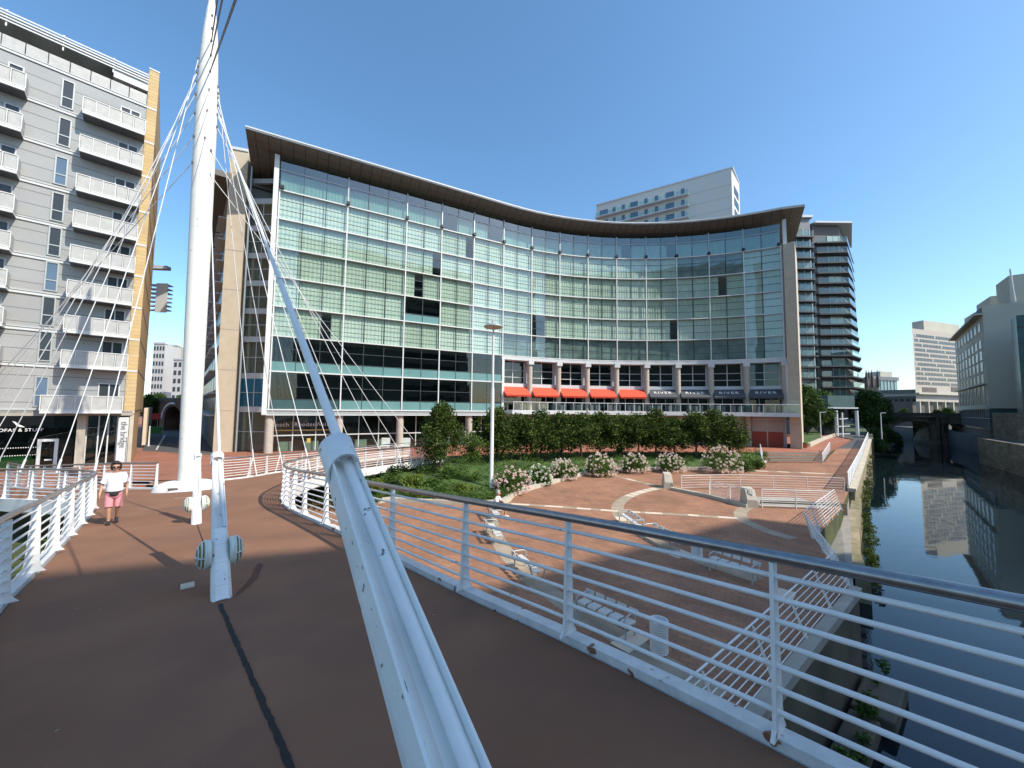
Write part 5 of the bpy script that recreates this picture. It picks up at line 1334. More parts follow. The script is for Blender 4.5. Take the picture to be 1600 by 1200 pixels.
# arched stone bridge across the river
q0, q1 = pxp(1374, 690, 104), pxp(1520, 690, 96); fQ = face(q0, q1, 0, 0); ztp = zpx(645, 1440, q0); Lq = fQ.L
sb = thing('stone_bridge', 'dark stone river bridge with round arches in the distance', 'bridge', (q0.x, q0.y, ZW))
def arch_wall(f, L, z0, z1, arches, off0, off1, nseg=14):
    """wall with round arch openings: arches = [(u centre, half width m, spring z, rise)]"""
    mb = MB(); us = [0.]
    ed = []
    for u, hw, sp_, ri in arches:
        for k in range(nseg + 1):
            t_ = -1 + 2 * k / nseg; ed.append((u + hw * t_ / L, sp_ + ri * math.sqrt(max(0, 1 - t_ * t_))))
        ed[-1 - nseg] = (u - hw / L, z0); ed.insert(len(ed) - nseg, (u - hw / L, sp_)); ed.append((u + hw / L, z0))
    prof = [(0., z0)] + ed + [(1., z0)]
    for i in range(len(prof) - 1):
        (ua, za), (ub, zb_) = prof[i], prof[i + 1]
        if abs(ub - ua) < 1e-6:
            mb.quad(f(ua, za, off0), f(ua, zb_, off0), f(ua, zb_, off1), f(ua, za, off1)); continue
        mb.quad(f(ua, za, off0), f(ub, zb_, off0), f(ub, z1, off0), f(ua, z1, off0)); mb.quad(f(ua, za, off1), f(ua, z1, off1), f(ub, z1, off1), f(ub, zb_, off1))
        mb.quad(f(ua, za, off0), f(ua, za, off1), f(ub, zb_, off1), f(ub, zb_, off0)); mb.quad(f(ua, z1, off0), f(ub, z1, off0), f(ub, z1, off1), f(ua, z1, off1))
    return mb
u_of = lambda x: (x - 1374) / (1520 - 1374.)
arch_wall(fQ, Lq, ZW - 1, ztp - 1.3, [(u_of(1436), 6.0, ZW + .8, 5.2), (u_of(1499), 5.2, ZW + .8, 4.6)], .0, -9).build('arch_wall', 'stone_block', sb)
mb = MB(); fbox(mb, fQ, -.05, 1.02, ztp - 1.28, ztp - .9, -.3, .45); mb.build('string_course', 'spire_stone', sb)
mb = MB(); fbox(mb, fQ, -.05, 1.02, ztp - .88, ztp, -.4, .2); mb.build('parapet', 'spire_stone', sb)
mb = MB()
for x in (1468, 1474): fbox(mb, fQ, u_of(x) - .01, u_of(x) + .012, ZW - 1, ztp - 1.3, .0, .8)
build_each(mb, 'pier', 'wet_stone', sb)
# --- beyond the apartment block: towers, viaduct and street things
for (x0, x1, yt, Y, nm, lab, m_) in ((233, 252, 537, 150, 'tower_block', 'narrow white balcony tower far down the street beside the brick corner', 'tower_white'), (248, 272, 540, 162, 'tower_block', 'tallest pale tower with a dark vertical slot far down the street', 'far_stone'), (266, 296, 562, 140, 'tower_block', 'lower pale ribbed tower partly behind the mast', 'tower_white'), (296, 322, 548, 175, 'tower_block', 'grey tower seen between the mast and the concrete pier', 'far_stone_dark')):
    a, b_ = pxp(x0, 640, Y), pxp(x1, 640, Y); zt = zpx(yt, (x0 + x1) / 2, a); t = thing(nm, lab, 'tower block', (a.x, a.y, ZS))
    MB().prism([xy(a), xy(b_), xy(b_ + V(-6, 14, 0)), xy(a + V(-6, 14, 0))], ZS, zt).build('tower_wall', m_, t)
    fT = face(a, b_, 0, 0); n = int((zt + 4) / 3)
    for k in range(n - 1):
        mb = MB()
        for j in range(4): fbox(mb, fT, .06 + .24 * j, .19 + .24 * j, zt - 2.6 - 3 * k, zt - 1.0 - 3 * k, .02, .1)
        if k < 24: build_each(mb, 'window', 'far_window', t)
        else: mb.build('window_row', 'far_window', t)['kind'] = 'stuff'
    mb = MB(); fbox(mb, fT, -.01, 1.01, zt + .01, zt + .6, -1, .3); mb.build('parapet', 'clad_trim', t)
v0, v1 = pxp(222, 660, 74), pxp(345, 660, 66); fV = face(v0, v1, 0, 0); zt = zpx(628, 270, v0)
vd = thing('brick_viaduct', 'dark brick railway viaduct with arches at the end of the street', 'viaduct', (v0.x, v0.y, ZS))
uv = lambda x: (x - 222) / (345 - 222.)
arch_wall(fV, fV.L, ZS, zt, [(uv(243), 1.6, ZS + 2.2, 1.4), (uv(272), 2.4, ZS + 2.2, 2.3), (uv(315), 2.2, ZS + 2.2, 2.0)], .0, -7).build('arch_wall', 'viaduct_brick', vd)
mb = MB(); fbox(mb, fV, 0, 1, zt + .01, zt + .7, -.5, .12); mb.build('parapet', 'spire_stone', vd)
pts = [fV(uv(272) + 2.9 * math.cos(a) / fV.L, ZS + 2.2 + 2.8 * math.sin(a), .1) for a in [PI * k / 12 for k in range(13)]]
MB().tube(pts[5:], .22, 6).build('arch_rim', 'clad_trim', vd)
mb = MB(); fbox(mb, fV, -.3, 1.2, ZS, zt, -9, -8.5); tag(mb.build('black_shade_wall', 'black'), 'wall coloured black for the shade seen through the viaduct arches', 'wall')  # black colour stands in for the shade behind the arches
# street things by the viaduct
def car(loc, rz, m_, label):
    t = thing('parked_car', label, 'car', loc); c = V(*loc)
    pr = [(-2.1, .35), (-2.1, .85), (-1.5, .95), (-.9, 1.42), (.7, 1.45), (1.35, .98), (2.05, .82), (2.1, .35)]
    ex = V(math.cos(rz), math.sin(rz), 0); ey = V(-ex.y, ex.x, 0)
    r_ = [[c + ex * x + ey * y * (.78 if z > 1.0 else 1) + V(0, 0, z) for x, z in pr] for y in (-.86, .86)]
    MB().loft(r_, smooth=False).build('body', m_, t, bevel=.06)
    mb = MB()
    for y in (-.70, .70): mb.add([c + ex * x + ey * y * 1.02 + V(0, 0, z) for x, z in ((-1.3, .98), (-.85, 1.36), (.62, 1.38), (1.15, .98))], [(0, 1, 2, 3)])
    build_each(mb, 'side_window', 'far_window', t)
    for x in (-1.3, 1.3):
        for y in (-.8, .8): MB().lathe(c + ex * x + ey * y + V(0, 0, .33), [(.33, -.1), (.33, .1)], 14, ey).build('wheel', 'tyre', t)
p = at_z(283, 668, ZS); car((p.x, p.y, ZS), .5, 'car_white', 'pale car in front of the viaduct arch beside the mast')
p = at_z(236, 671, ZS); t = thing('road_works_sign', 'red temporary sign with white lettering on a green barrier by the road', 'sign', (p.x * .82, p.y * .82, ZS)); q = V(p.x * .82, p.y * .82, 0)
MB().box(q + V(0, 0, -1.75), (2.1, .08, .95), .75).build('panel', 'sign_red', t)
for x in (-.7, .7): MB().box(q + V(x * .7, x * .7, -3.3), (.08, .08, 2.6), .75).build('leg', 'grey_metal', t)
MB().box(q + V(.5, .2, -3.9), (1.5, .4, 1.1), .75).build('barrier', 'plastic_green', t)
p = at_z(232, 697, ZS); t = thing('bollard', 'slim white post at the kerb between the brick corner and the mast', 'bollard', (p.x, p.y, ZS))
MB().lathe((p.x, p.y, ZS), [(.10, 0), (.10, .06), (.075, .1), (.065, 2.1), (.08, 2.15), (.05, 2.25)], 10).build('post', 'mullion_white', t); MB().lathe((p.x, p.y, ZS), [(.2, 0), (.2, .04)], 12).build('base', 'grey_metal', t)
h0, h1 = at_z(221, 700, ZS), at_z(231, 682, ZS)
t = thing('hoarding', 'pale patterned hoarding at the foot of the tan brick side', 'hoarding', (h0.x, h0.y, ZS)); MB().prism([xy(h0), xy(h1), xy(h1 + V(.2, .2, 0)), xy(h0 + V(.2, .2, 0))], ZS + .3, ZS + 4.3).build('board', 'stone_pale', t)
mb = MB()
for f in (.02, .5, .98): 
    c = h0.lerp(h1, f); mb.box((c.x, c.y, ZS + 2.1), (.14, .14, 4.2), .8)
mb.build('post', 'grey_metal', t)
# --- blocks on the bank behind the camera: they cast the big shadow and stand mirrored in the glass
T = 75.
shadow_edge = [V(11.1, 19.95, ZP), V(1.1, 12.9, ZP)]
k0, k1 = [p + SUN_DIR * T for p in shadow_edge]
kz = k0.z; ed = (k1 - k0); ed.z = 0; ed.normalize()
kc = P_(1168, 809) + SUN_DIR * T
kc.z = 0
bh = thing('riverside_slab', 'tall pale office slab on the bank behind the viewer, mirrored in the hotel glass', 'office block', (kc.x, kc.y, -4.4))
nb2 = V(-ed.y, ed.x, 0) 
if nb2.dot(V(kc.x, kc.y, 0)) < 0: nb2 = -nb2
A_ = kc; B2 = kc + ed * 62
up_to = lambda p: p + SUN_DIR * ((kz - p.z) / SUN_DIR.z)
m1, m2 = up_to(V(-3.2, 7.75, -2.71)), up_to(V(-7.0, 6.9, -2.83)); m1.z = m2.z = 0
md = (m2 - m1).normalized(); m3 = m1 + md * 32
MB().prism([xy(A_), xy(m1), xy(m3), xy(m3 + nb2 * 18), xy(A_ + nb2 * 16)], -4.4, kz).build('slab_wall', 'far_stone', bh)
B2 = m1
fK = face(A_, B2, 0, 0); fK_n = -nb2
mb = MB()
for k in range(14):
    z = -1 + k * 3.4
    if z > kz - 3: break
    mb2_ = MB(); mb2_.prism([xy(A_ + ed * 1 - nb2 * .05), xy(B2 - nb2 * .05), xy(B2 - nb2 * .01), xy(A_ + ed * 1 - nb2 * .01)], z, z + 1.8); mb2_.build('window_row', 'far_window', bh)
MB().box(A_ + ed * 12 + nb2 * 9 + V(0, 0, kz + 1.5), (14, 8, 3), math.atan2(ed.y, ed.x)).build('plant_room', 'far_stone', bh) if False else None
# ================================================================== PLAZA FURNITURE
def bench(p, q, label, back=1):
    """p, q: feet of the two end frames on the paving"""
    p, q = Vector(p), Vector(q); c = (p + q) / 2; d = (q - p); L = d.length + .25; d.normalize(); o = V(-d.y, d.x, 0) * back
    t = thing('bench', label, 'bench', c, group='white steel benches on the round plaza')
    n = 5
    for k in range(n):
        a = c + d * (-L / 2 + L * (k + .5) / n); w_ = L / n - .07
        mb = MB(); prof = [(-.17, .38), (-.13, .41), (.08, .395), (.14, .40)]
        mb.loft([[a - d * w_ / 2 + o * y + V(0, 0, z), a + d * w_ / 2 + o * y + V(0, 0, z), a + d * w_ / 2 + o * y + V(0, 0, z - .03), a - d * w_ / 2 + o * y + V(0, 0, z - .03)] for y, z in prof], smooth=False)
        mb.build('seat', 'bench_white', t)
        mb = MB(); prof = [(.20, .50), (.22, .55), (.235, .60), (.235, .61)]
        mb.loft([[a - d * w_ / 2 + o * y + V(0, 0, z), a + d * w_ / 2 + o * y + V(0, 0, z), a + d * w_ / 2 + o * (y + .03) + V(0, 0, z), a - d * w_ / 2 + o * (y + .03) + V(0, 0, z)] for y, z in prof], smooth=False)
        mb.build('backrest', 'bench_white', t)
    for s in (-1, 1):
        a = c + d * s * (L / 2 - .10)
        MB().tube(smooth_line([a + o * y + V(0, 0, z) for y, z in ((-.26, .0), (-.22, .22), (-.28, .42), (-.24, .55), (.0, .58), (.26, .55), (.21, .38), (.15, .2), (.2, .0))], 3), .022, 7).build('end_frame', 'grey_metal', t)
    mb = MB(); mb.beam(c - d * (L / 2 - .05) + o * .0 + V(0, 0, .365), c + d * (L / 2 - .05) + V(0, 0, .365), .05, .05); mb.build('bearer', 'grey_metal', t)
    for y in (-.3, .2): pass
    return t
bl = [((766, 833), (779, 851), 'white bench nearest the seated person on the pale curved band', -1), ((811, 887), (839, 912), 'sunlit white bench on the pale curved band, next to the shadow edge', -1),
      ((975, 816), (997, 833), 'white bench at the tip of the dashed stone ring, in full sun', 1), ((1015, 840), (1055, 862), 'white bench on the ring band reached by the edge of the big shadow', 1),
      ((1116, 889), (1180, 911), 'white bench in the shade between the farther bin and the river railing', 1), ((912, 962), (984, 998), 'white bench in the shade beside the nearer bin', 1), ((768, 806), (776, 816), 'white bench on which the person sits by the garden kerb', -1)]
for a, b_, lab, bk in bl: bench(P_(*a), P_(*b_), lab, bk)
def litter_bin(p, label, h=.69, r=.20):
    t = thing('litter_bin', label, 'bin', p, group='ribbed white litter bins on the plaza')
    pr = [(r * .96, .03)]
    for k in range(11): z = .05 + (h - .12) * k / 11; pr += [(r, z), (r, z + .035), (r * .96, z + .042), (r * .96, z + .052)]
    pr += [(r, h - .06), (r, h), (r * .9, h), (r * .88, h - .2)]
    MB().lathe(p, pr, 24, cap=False).build('drum', 'bin_white', t)
    MB().lathe(p, [(r, h + .002), (r * 1.05, h + .01), (r * 1.05, h + .035), (r * .88, h + .035), (r * .86, h - .1)], 24, cap=False).build('rim', 'bin_white', t)
    MB().lathe(p, [(r * .87, h - .05), (r * .86, h - .15), (.0, h - .16)], 24, cap=False).build('liner', 'black', t)
    MB().lathe(p, [(r * .9, 0), (r * .9, .04)], 20).build('base', 'dark_grey', t)
litter_bin(P_(1030, 1020), 'ribbed white bin seen through the bridge railing, nearer of the two')
litter_bin(P_(1089, 871), 'ribbed white bin behind the bridge handrail, farther of the two')
for x, y, a in ((1062, 866, .6), (985, 1002, .7), (1225, 930, .8)):
    p = P_(x, y); structure('pale_paving_slab', MB().box(p + V(0, 0, .012), (.9, .5, .008), a), 'stone_pale')
# railings round the plaza
inner = E4 + (E4 - E3) * 1.1
q1 = resample([inner, E4, E3 + V(-.1, 0, 0)], .5)
railing('white inclined railing on the quay edge seen through the bridge railing', q1, 2.1, h=1.1, rods=8, r=.012, hr=.02, fin=.07, lean=-.42, group=None, hm='white_paint', name='quay_railing')
q2 = resample([E3 + V(-.1, .1, 0), E2 + V(-.05, 0, 0)], .5)
railing('short white inclined railing set back from the quay corner in shade', q2, 1.9, h=1.1, rods=8, r=.012, hr=.02, fin=.07, lean=-.35, group=None, hm='white_paint', name='quay_railing')
q3 = resample([E2 + V(-.05, .1, 0), E1], .5)
railing('short white railing half in sun above the weedy river wall', q3, 1.6, h=1.1, rods=8, r=.012, hr=.02, fin=.07, lean=-.30, group=None, hm='white_paint', name='quay_railing')
pr = [V(p.x - .1, p.y, z + .26) for p, z in zip([W1, W1.lerp(W0, .35), W1.lerp(W0, .7), W0], (ZP + .02, ZP + .15, ZP + .55, ZS + .05))]
railing('long white mesh railing along the top of the sunlit river wall', resample(smooth_line(pr, 6), .9), 1.9, h=1.05, rods=11, r=.017, hr=.03, fin=.08, group=None, hm='white_paint', name='quay_railing')
r1 = [P_(1064, 765.5), P_(1130, 764), P_(1200, 765), P_(1270, 767.5), P_(1319, 770)]
railing('thin curved white railing along the top of the sunken ramp', resample(smooth_line(r1, 4), .7), 2.2, h=1.0, rods=5, r=.010, hr=.02, fin=.06, group=None, hm='white_paint', name='ramp_railing')
r2 = [P_(1110, 776), P_(1178, 793)]
railing('short white railing sloping between the two concrete cheek walls', resample(r2, .6), 1.7, h=1.0, rods=8, r=.013, hr=.025, fin=.07, group=None, hm='white_paint', name='ramp_railing')
r3 = [P_(1190, 793), P_(1245, 795), P_(1297, 797)]
railing('dark seen white railing in front of the ramp back wall', resample(r3, .6), 1.9, h=1.05, rods=8, r=.013, hr=.025, fin=.07, group=None, hm='white_paint', name='ramp_railing')
def cheek(p, label, L=1.1):
    mb = MB(); d = V(.25, 1, 0).normalized(); e = V(1, -.25, 0).normalized(); w_ = .34
    rings = [[p + d * y - e * w_ + V(0, 0, z) * 0 + V(0, 0, 0), p + d * y + e * w_, p + d * y + e * w_ * .75 + V(0, 0, z), p + d * y - e * w_ * .75 + V(0, 0, z)] for y, z in ((0, .45), (.35, .95), (L, 1.02))]
    mb.loft(rings, smooth=False); tag(mb.build('cheek_wall', 'concrete_pale'), label, 'wall')
cheek(P_(1045, 764), 'tapered concrete cheek wall at the head of the ramp railing'); cheek(P_(1176, 794), 'tapered concrete cheek wall in front of the darker ramp railing')
wall_line([P_(1050, 765), P_(1110, 777), P_(1172, 793)], ZP - .01, ZP + .2, .3, 'concrete_pale', 'ramp_kerb', 'low concrete kerb running between the two cheek walls', 'kerb')
a, b_ = P_(1192, 791), P_(1300, 794)
structure('sunken_ramp', MB().quad(a + V(0, .1, .006), b_ + V(0, .1, .006), b_ + V(0, 2.6, .006), a + V(0, 2.6, .006)), 'concrete_grey')
wall_line([P_(1188, 786), P_(1240, 787), P_(1318, 790)], ZP - .5, ZP + .16, .3, 'wet_stone', 'ramp_wall', 'dark back wall of the sunken ramp behind white rails')
# step railings
for (x0, y0), (x1, y1), lab in (((1191, 723), (1187, 708), 'short white handrail at the garden end of the steps'), ((1284, 724), (1296, 704), 'curved white handrail at the promenade end of the steps')):
    a, b_ = P_(x0, y0), at_z(x1, y1, ZS); b_ = V(b_.x, b_.y, ZS)
    railing(lab, resample([a, b_], .5), 1.2, h=1.0, rods=5, r=.02, hr=.03, fin=.09, group=None, hm='white_paint', name='stair_railing')
# tall lamp with a disc head
lp = P_(767.5, 770); lp.z = ZP + .05
topz = ray(768, 514).z / ray(768, 514).y * lp.y
t = thing('street_lamp', 'tall white lamp post with a disc shaped head in the garden', 'street lamp', lp)
H = topz - lp.z
MB().lathe(lp, [(.16, 0), (.16, .1), (.125, .14), (.118, H * .62), (.085, H * .64), (.075, H * .95), (.05, H)], 16).build('pole', 'mullion_white', t)
MB().lathe(lp + V(0, 0, H), [(.03, -.10), (.12, -.02), (.62, .10), (.66, .16), (.60, .22), (.30, .34), (.14, .40), (.10, .52), (.02, .62)], 28).build('lamp_head', 'grey_metal', t)
MB().lathe(lp + V(0, 0, H), [(.14, -.03), (.60, .085)], 28).build('lamp_lens', 'stone_pale', t)
for x, y, lab in ((1252 + 31, 676, 'slim white lamp column on the promenade nearer the tower entrance'), (1378, 672, 'slim lamp standing on the river bank before the arched bridge')):
    p = at_z(x, y + 14, ZS); p = V(p.x, p.y, ZS); t = thing('street_lamp', lab, 'street lamp', p)
    MB().lathe(p, [(.09, 0), (.06, 4.6)], 8).build('pole', 'clad_trim', t); MB().beam(p + V(0, 0, 4.6), p + V(.9, 0, 4.65), .12, .1).build('lamp_head', 'grey_metal', t)
# lawn bed and hedge by the end pier
a = [at_z(x, y, ZS + .03) for x, y in ((1254, 697), (1262, 697), (1284, 686), (1282, 676), (1256, 672))]
tag(MB().prism([xy(p) for p in a], ZS - .1, ZS + .45).build('grass_bed', 'lawn'), 'raised grass bed beside the pale end pier', 'grass bed')
a = [at_z(x, y, ZS) for x, y in ((1262, 698), (1286, 687), (1310, 679))]
wall_line(a, ZS - .1, ZS + .5, .3, 'concrete_pale', 'low_wall', 'low pale wall curving round the grass bed by the promenade')
p = at_z(1258, 700, ZS); t = thing('planter', 'small terracotta planter at the foot of the pale end pier', 'planter', p); MB().lathe(p, [(.22, 0), (.32, .5), (.34, .5), (.30, .44)], 12).build('pot', 'red_walk', t)
p = V(p.x, p.y, p.z); MB().ico(p + V(0, 0, .55), .25, 1, jit=.25).build('plant', 'leaf_mid', t)
# green garden chairs before the office glazing
for x, lab in ((601, 'pale green outdoor chair before the office glazing, nearer the cables'), (633, 'pale green outdoor chair before the office glazing, nearer the tree')):
    p = at_z(x, 704, ZS); p = V(p.x, p.y, ZS); t = thing('outdoor_chair', lab, 'chair', p)
    MB().box(p + V(0, 0, .5), (.9, .6, .1)).build('seat', 'lamp_white', t); MB().box(p + V(0, .3, 1.0), (.9, .08, .7)).build('backrest', 'lamp_white', t)
    for sx in (-.4, .4):
        for sy in (-.25, .25): MB().box(p + V(sx, sy, .22), (.06, .06, .44)).build('leg', 'grey_metal', t)
# ================================================================== VEGETATION
vr = random.Random(23)
def leaf_cloud(clumps, n, size, seed, flat=.0):
    """small leaf faces spread through clumps: [(centre, radius)]"""
    r_ = random.Random(seed); mb = MB(); tot = sum(c[1] ** 2 for c in clumps)
    for c, rad in clumps:
        k = int(n * rad ** 2 / tot)
        for _ in range(k):
            d = Vector((r_.gauss(0, 1), r_.gauss(0, 1), r_.gauss(0, 1))).normalized() * rad * (r_.random() ** .38)
            p = Vector(c) + d; u = Vector((r_.gauss(0, 1), r_.gauss(0, 1), r_.gauss(0, 1) * (1 - flat))).normalized(); w_ = u.cross(Vector((r_.gauss(0, 1), r_.gauss(0, 1), r_.gauss(0, 1)))).normalized()
            s = size * r_.uniform(.6, 1.35)
            mb.add([p - u * s, p + w_ * s * .55, p + u * s, p - w_ * s * .55], [(0, 1, 2, 3)])
    return mb
def crown_clumps(R_, H, base, seed, n=26, rough=.30):
    r_ = random.Random(seed); out = []
    for _ in range(n):
        a = r_.uniform(0, 2 * PI); t = r_.random(); z = base + H * (.06 + .88 * t)
        prof = math.sin(PI * min(1, .12 + t * .92)) ** .6
        rr = R_ * prof * r_.random() ** .38 * .85
        out.append((V(rr * math.cos(a), rr * math.sin(a), z), R_ * r_.uniform(.24, .24 + rough)))
    out += [(V(r_.uniform(-.1, .1), r_.uniform(-.1, .1), base + H * f), R_ * .45) for f in (.35, .6, .8)]
    out.append((V(r_.uniform(-.3, .3) * R_, 0, base + H * .98), R_ * .22))
    return out
def tree_proto(name, R_, H, trunk, lf, leaves, size, seed, n=26):
    t = thing(name, '-', 'tree', (0, 0, 0))
    cl = crown_clumps(R_, H, trunk, seed, n)
    mb = MB(); r_ = random.Random(seed + 1)
    mb.tube(smooth_line([V(0, 0, -.05), V(.03, .02, trunk * .6), V(-.02, .05, trunk + H * .3), V(.0, .0, trunk + H * .8)], 3), [.085 * R_ ** .5 * (1 - .075 * k) for k in range(10)], 7)
    for c, rad in cl[:9]: mb.tube([V(0, 0, trunk + H * .1 + .25 * (c.z - trunk)), Vector(c) * .55 + V(0, 0, c.z * .36), c], [.03, .02, .008], 5)
    mb.build('trunk', 'bark', t)
    leaf_cloud(cl, leaves, size, seed + 2).build('crown', lf, t)
    return t
def place(proto, used, loc, rz, label, group, sc):
    if not used: proto.location = loc; proto.rotation_euler = (0, 0, rz); proto['label'] = label; proto['group'] = group; proto.scale = sc; return proto
    return dup(proto, loc, rz, label, group, sc)
protos = [tree_proto('clipped_tree', 1.72, 3.5, 1.05, 'leaf_tree', 5600, .105, 50 + k, 34) for k in range(3)]
row = [(775, 35.0, 1.02, 'clipped dark green tree in the row, nearest behind the lamp post'), (812, 36.0, 1.05, 'clipped tree in the row, second right of the lamp post'), (845, 36.8, 1.05, 'clipped tree in the row, third right of the lamp post'),
       (878, 37.6, 1.05, 'clipped tree in the row before the first red awning pair'), (908, 38.2, 1.03, 'clipped tree in the row before the third red awning'), (938, 39.0, 1.03, 'clipped tree in the row before the fourth red awning'), (968, 39.6, 1.03, 'clipped tree in the row with the dark round shrub at its foot'),
       (997, 40.0, 1.03, 'thin stemmed clipped tree before the last red awning'), (1025, 40.2, 1.06, 'thin stemmed clipped tree before the first grey awning'), (1054, 40.3, .98, 'thin stemmed clipped tree, fourth from the poster end of the row'),
       (1087, 40.4, 1.06, 'thin stemmed clipped tree, third from the poster end of the row'), (1116, 40.4, 1.08, 'thin stemmed clipped tree, second from the poster end of the row'), (1139, 40.5, 1.0, 'thin stemmed clipped tree at the poster end of the row')]
for i, (x, Y, s, lab) in enumerate(row):
    p = at_y(x, 690, Y); z = -4.72 if i > 3 else -4.95
    place(protos[i % 3], i >= 3, (p.x, p.y, z), vr.uniform(0, 6), lab, 'clipped trees in a row before the hotel terrace', (s * 1.16, s * 1.16, s * vr.uniform(.84, .98) * (1.06 if i < 4 else 1)))
big = tree_proto('broadleaf_tree', 1.85, 4.5, .8, 'leaf_tree', 8500, .10, 91, 40)
p = at_y(688, 700, 31.0); big.location = (p.x, p.y, -5.05); big['label'] = 'single fuller tree left of the lamp post at the end of the footbridge branch'; 
small = tree_proto('small_tree', 1.2, 2.2, .7, 'leaf_mid', 2600, .08, 97, 22)
p = at_y(737, 712, 33.5); small.location = (p.x, p.y, -5.0); small['label'] = 'small grey green tree between the fuller tree and the lamp post'
# hydrangeas along the kerb
def hydrangea(px, yb, w_px, fm, label, group='hydrangea bushes along the curved kerb', zb=ZP + .1, hh=.82):
    p = P_(px, yb, zb); R_ = w_px / FPX * p.y / 2
    t = thing('hydrangea', label, 'bush', p, group=group); sd = int(px)
    cl = []; r_ = random.Random(sd)
    for _ in range(26):
        d = Vector((r_.gauss(0, 1), r_.gauss(0, 1), r_.gauss(.25, .8))).normalized(); d = Vector((d.x * R_, d.y * R_, abs(d.z) * R_ * hh * 1.25)) * r_.uniform(.45, .82)
        cl.append((p + d + V(0, 0, R_ * .18), R_ * r_.uniform(.2, .34)))
    leaf_cloud(cl, 2600, .075, sd + 1).build('foliage', 'leaf_mid', t)
    fl = []; 
    for _ in range(int(95 * R_)):
        d = Vector((r_.gauss(0, 1), r_.gauss(-.35, 1), r_.gauss(.35, .8))).normalized(); d = Vector((d.x * R_, d.y * R_, max(-.1, d.z) * R_ * hh * 1.3)) * r_.uniform(.92, 1.08)
        fl.append((p + d + V(0, 0, R_ * .22), r_.uniform(.075, .12)))
    leaf_cloud(fl, int(len(fl) * 24), .042, sd + 2).build('blossom', fm, t)
for a in ((799, 768, 58, 'flower_pink', 'pinkest flowering bush, right beside the lamp post'), (842, 755, 42, 'flower_white', 'greener white flowering bush, second from the lamp post'), (879, 747, 46, 'flower', 'cream flowering bush, third from the lamp post'), (937, 741, 50, 'flower', 'cream flowering bush below the third red awning'),
          (991, 737, 44, 'flower', 'cream flowering bush below the last red awning'), (1047, 736, 43, 'flower', 'small cream flowering bush, second from the steps'), (1126, 737, 60, 'flower', 'largest flowering bush, nearest the steps')): hydrangea(*a)
# shrubs
def shrub(p, R_, H, lf, label, n=1500, size=.075, name='shrub'):
    t = thing(name, label, 'shrub', p); sd = int(abs(p.x * 97 + p.y * 31)) + 3; r_ = random.Random(sd); cl = []
    for _ in range(16):
        a = r_.uniform(0, 2 * PI); q = math.sqrt(r_.random()) * R_ * .7
        cl.append((p + V(q * math.cos(a), q * math.sin(a), H * r_.uniform(.2, .78)), min(R_, H) * r_.uniform(.28, .45)))
    leaf_cloud(cl, n, size, sd).build('foliage', lf, t)
    MB().tube([p + V(0, 0, -.1), p + V(.03, 0, H * .5)], .035, 5).build('stem', 'bark', t)
for x, y, Y_, w_, h_, lf, lab in ((614, 772, 24.5, 30, .95, 'leaf_dark', 'dark shrub beside the pale round bush'), (646, 768, 25.0, 34, 1.1, 'leaf_light', 'yellow green shrub in the middle of the garden'), (674, 768, 26, 36, .9, 'leaf_mid', 'mid green shrub next to the yellow green one'), (705, 758, 27.5, 44, 1.35, 'leaf_mid', 'tall loose shrub below the fuller tree'),
                              (738, 765, 27, 40, .9, 'leaf_mid', 'low shrub just left of the lamp post'), (668, 748, 29.5, 40, 1.1, 'leaf_dark', 'dark shrub at the foot of the fuller tree'), (640, 778, 23.8, 30, .6, 'leaf_light', 'low bright shrub at the front of the garden'), (606, 756, 27.5, 40, 1.3, 'leaf_dark', 'broad dark shrub beneath the edge of the curved branch'), (626, 748, 29.5, 44, 1.2, 'leaf_dark', 'dark spreading shrub against the curved branch beam'), (690, 778, 24.2, 34, .7, 'leaf_mid', 'low mid green shrub behind the clipped hedge'), (724, 774, 25, 36, .75, 'leaf_light', 'pale green mound behind the hedge, left of the lamp post'), (1163, 736, 36, 40, 1.0, 'leaf_mid', 'rounded shrub between the largest flowering bush and the steps'), (1183, 731, 37.5, 26, .8, 'leaf_mid', 'last small shrub before the steps'), (968, 708, 39.2, 16, 1.0, 'leaf_dark', 'dark clipped ball under the tree row')):
    p = at_y(x, y, Y_); p.z = max(p.z, ZP - .1) if y > 745 else p.z; shrub(p, w_ / FPX * Y_ / 2, h_, lf, lab)
p = at_y(588, 790, 22.5); p.z = ZP + .1; t = thing('topiary_bush', 'pale grey green round bush standing behind the cable trough', 'bush', p)
leaf_cloud([(p + V(0, 0, .95), .42)], 1800, .045, 5).build('foliage', 'leaf_light', t); leaf_cloud([(p + V(0, 0, .3), .34)], 900, .045, 6).build('lower_foliage', 'leaf_mid', t); MB().tube([p, p + V(0, 0, .9)], .04, 6).build('stem', 'bark', t)
# low hedge behind the front kerb
a = [P_(x, y, ZP + .2) for x, y in ((606, 776), (650, 779), (700, 781), (770, 781), (800, 768))]
hl = resample(smooth_line(a, 4), .35); mb = leaf_cloud([(q + V(0, .25, .12 + .06 * math.sin(i)), .34) for i, q in enumerate(hl)], 6500, .05, 77)
t = thing('low_hedge', 'low clipped hedge following the front kerb of the garden', 'hedge', hl[0]); mb.build('foliage', 'leaf_mid', t)
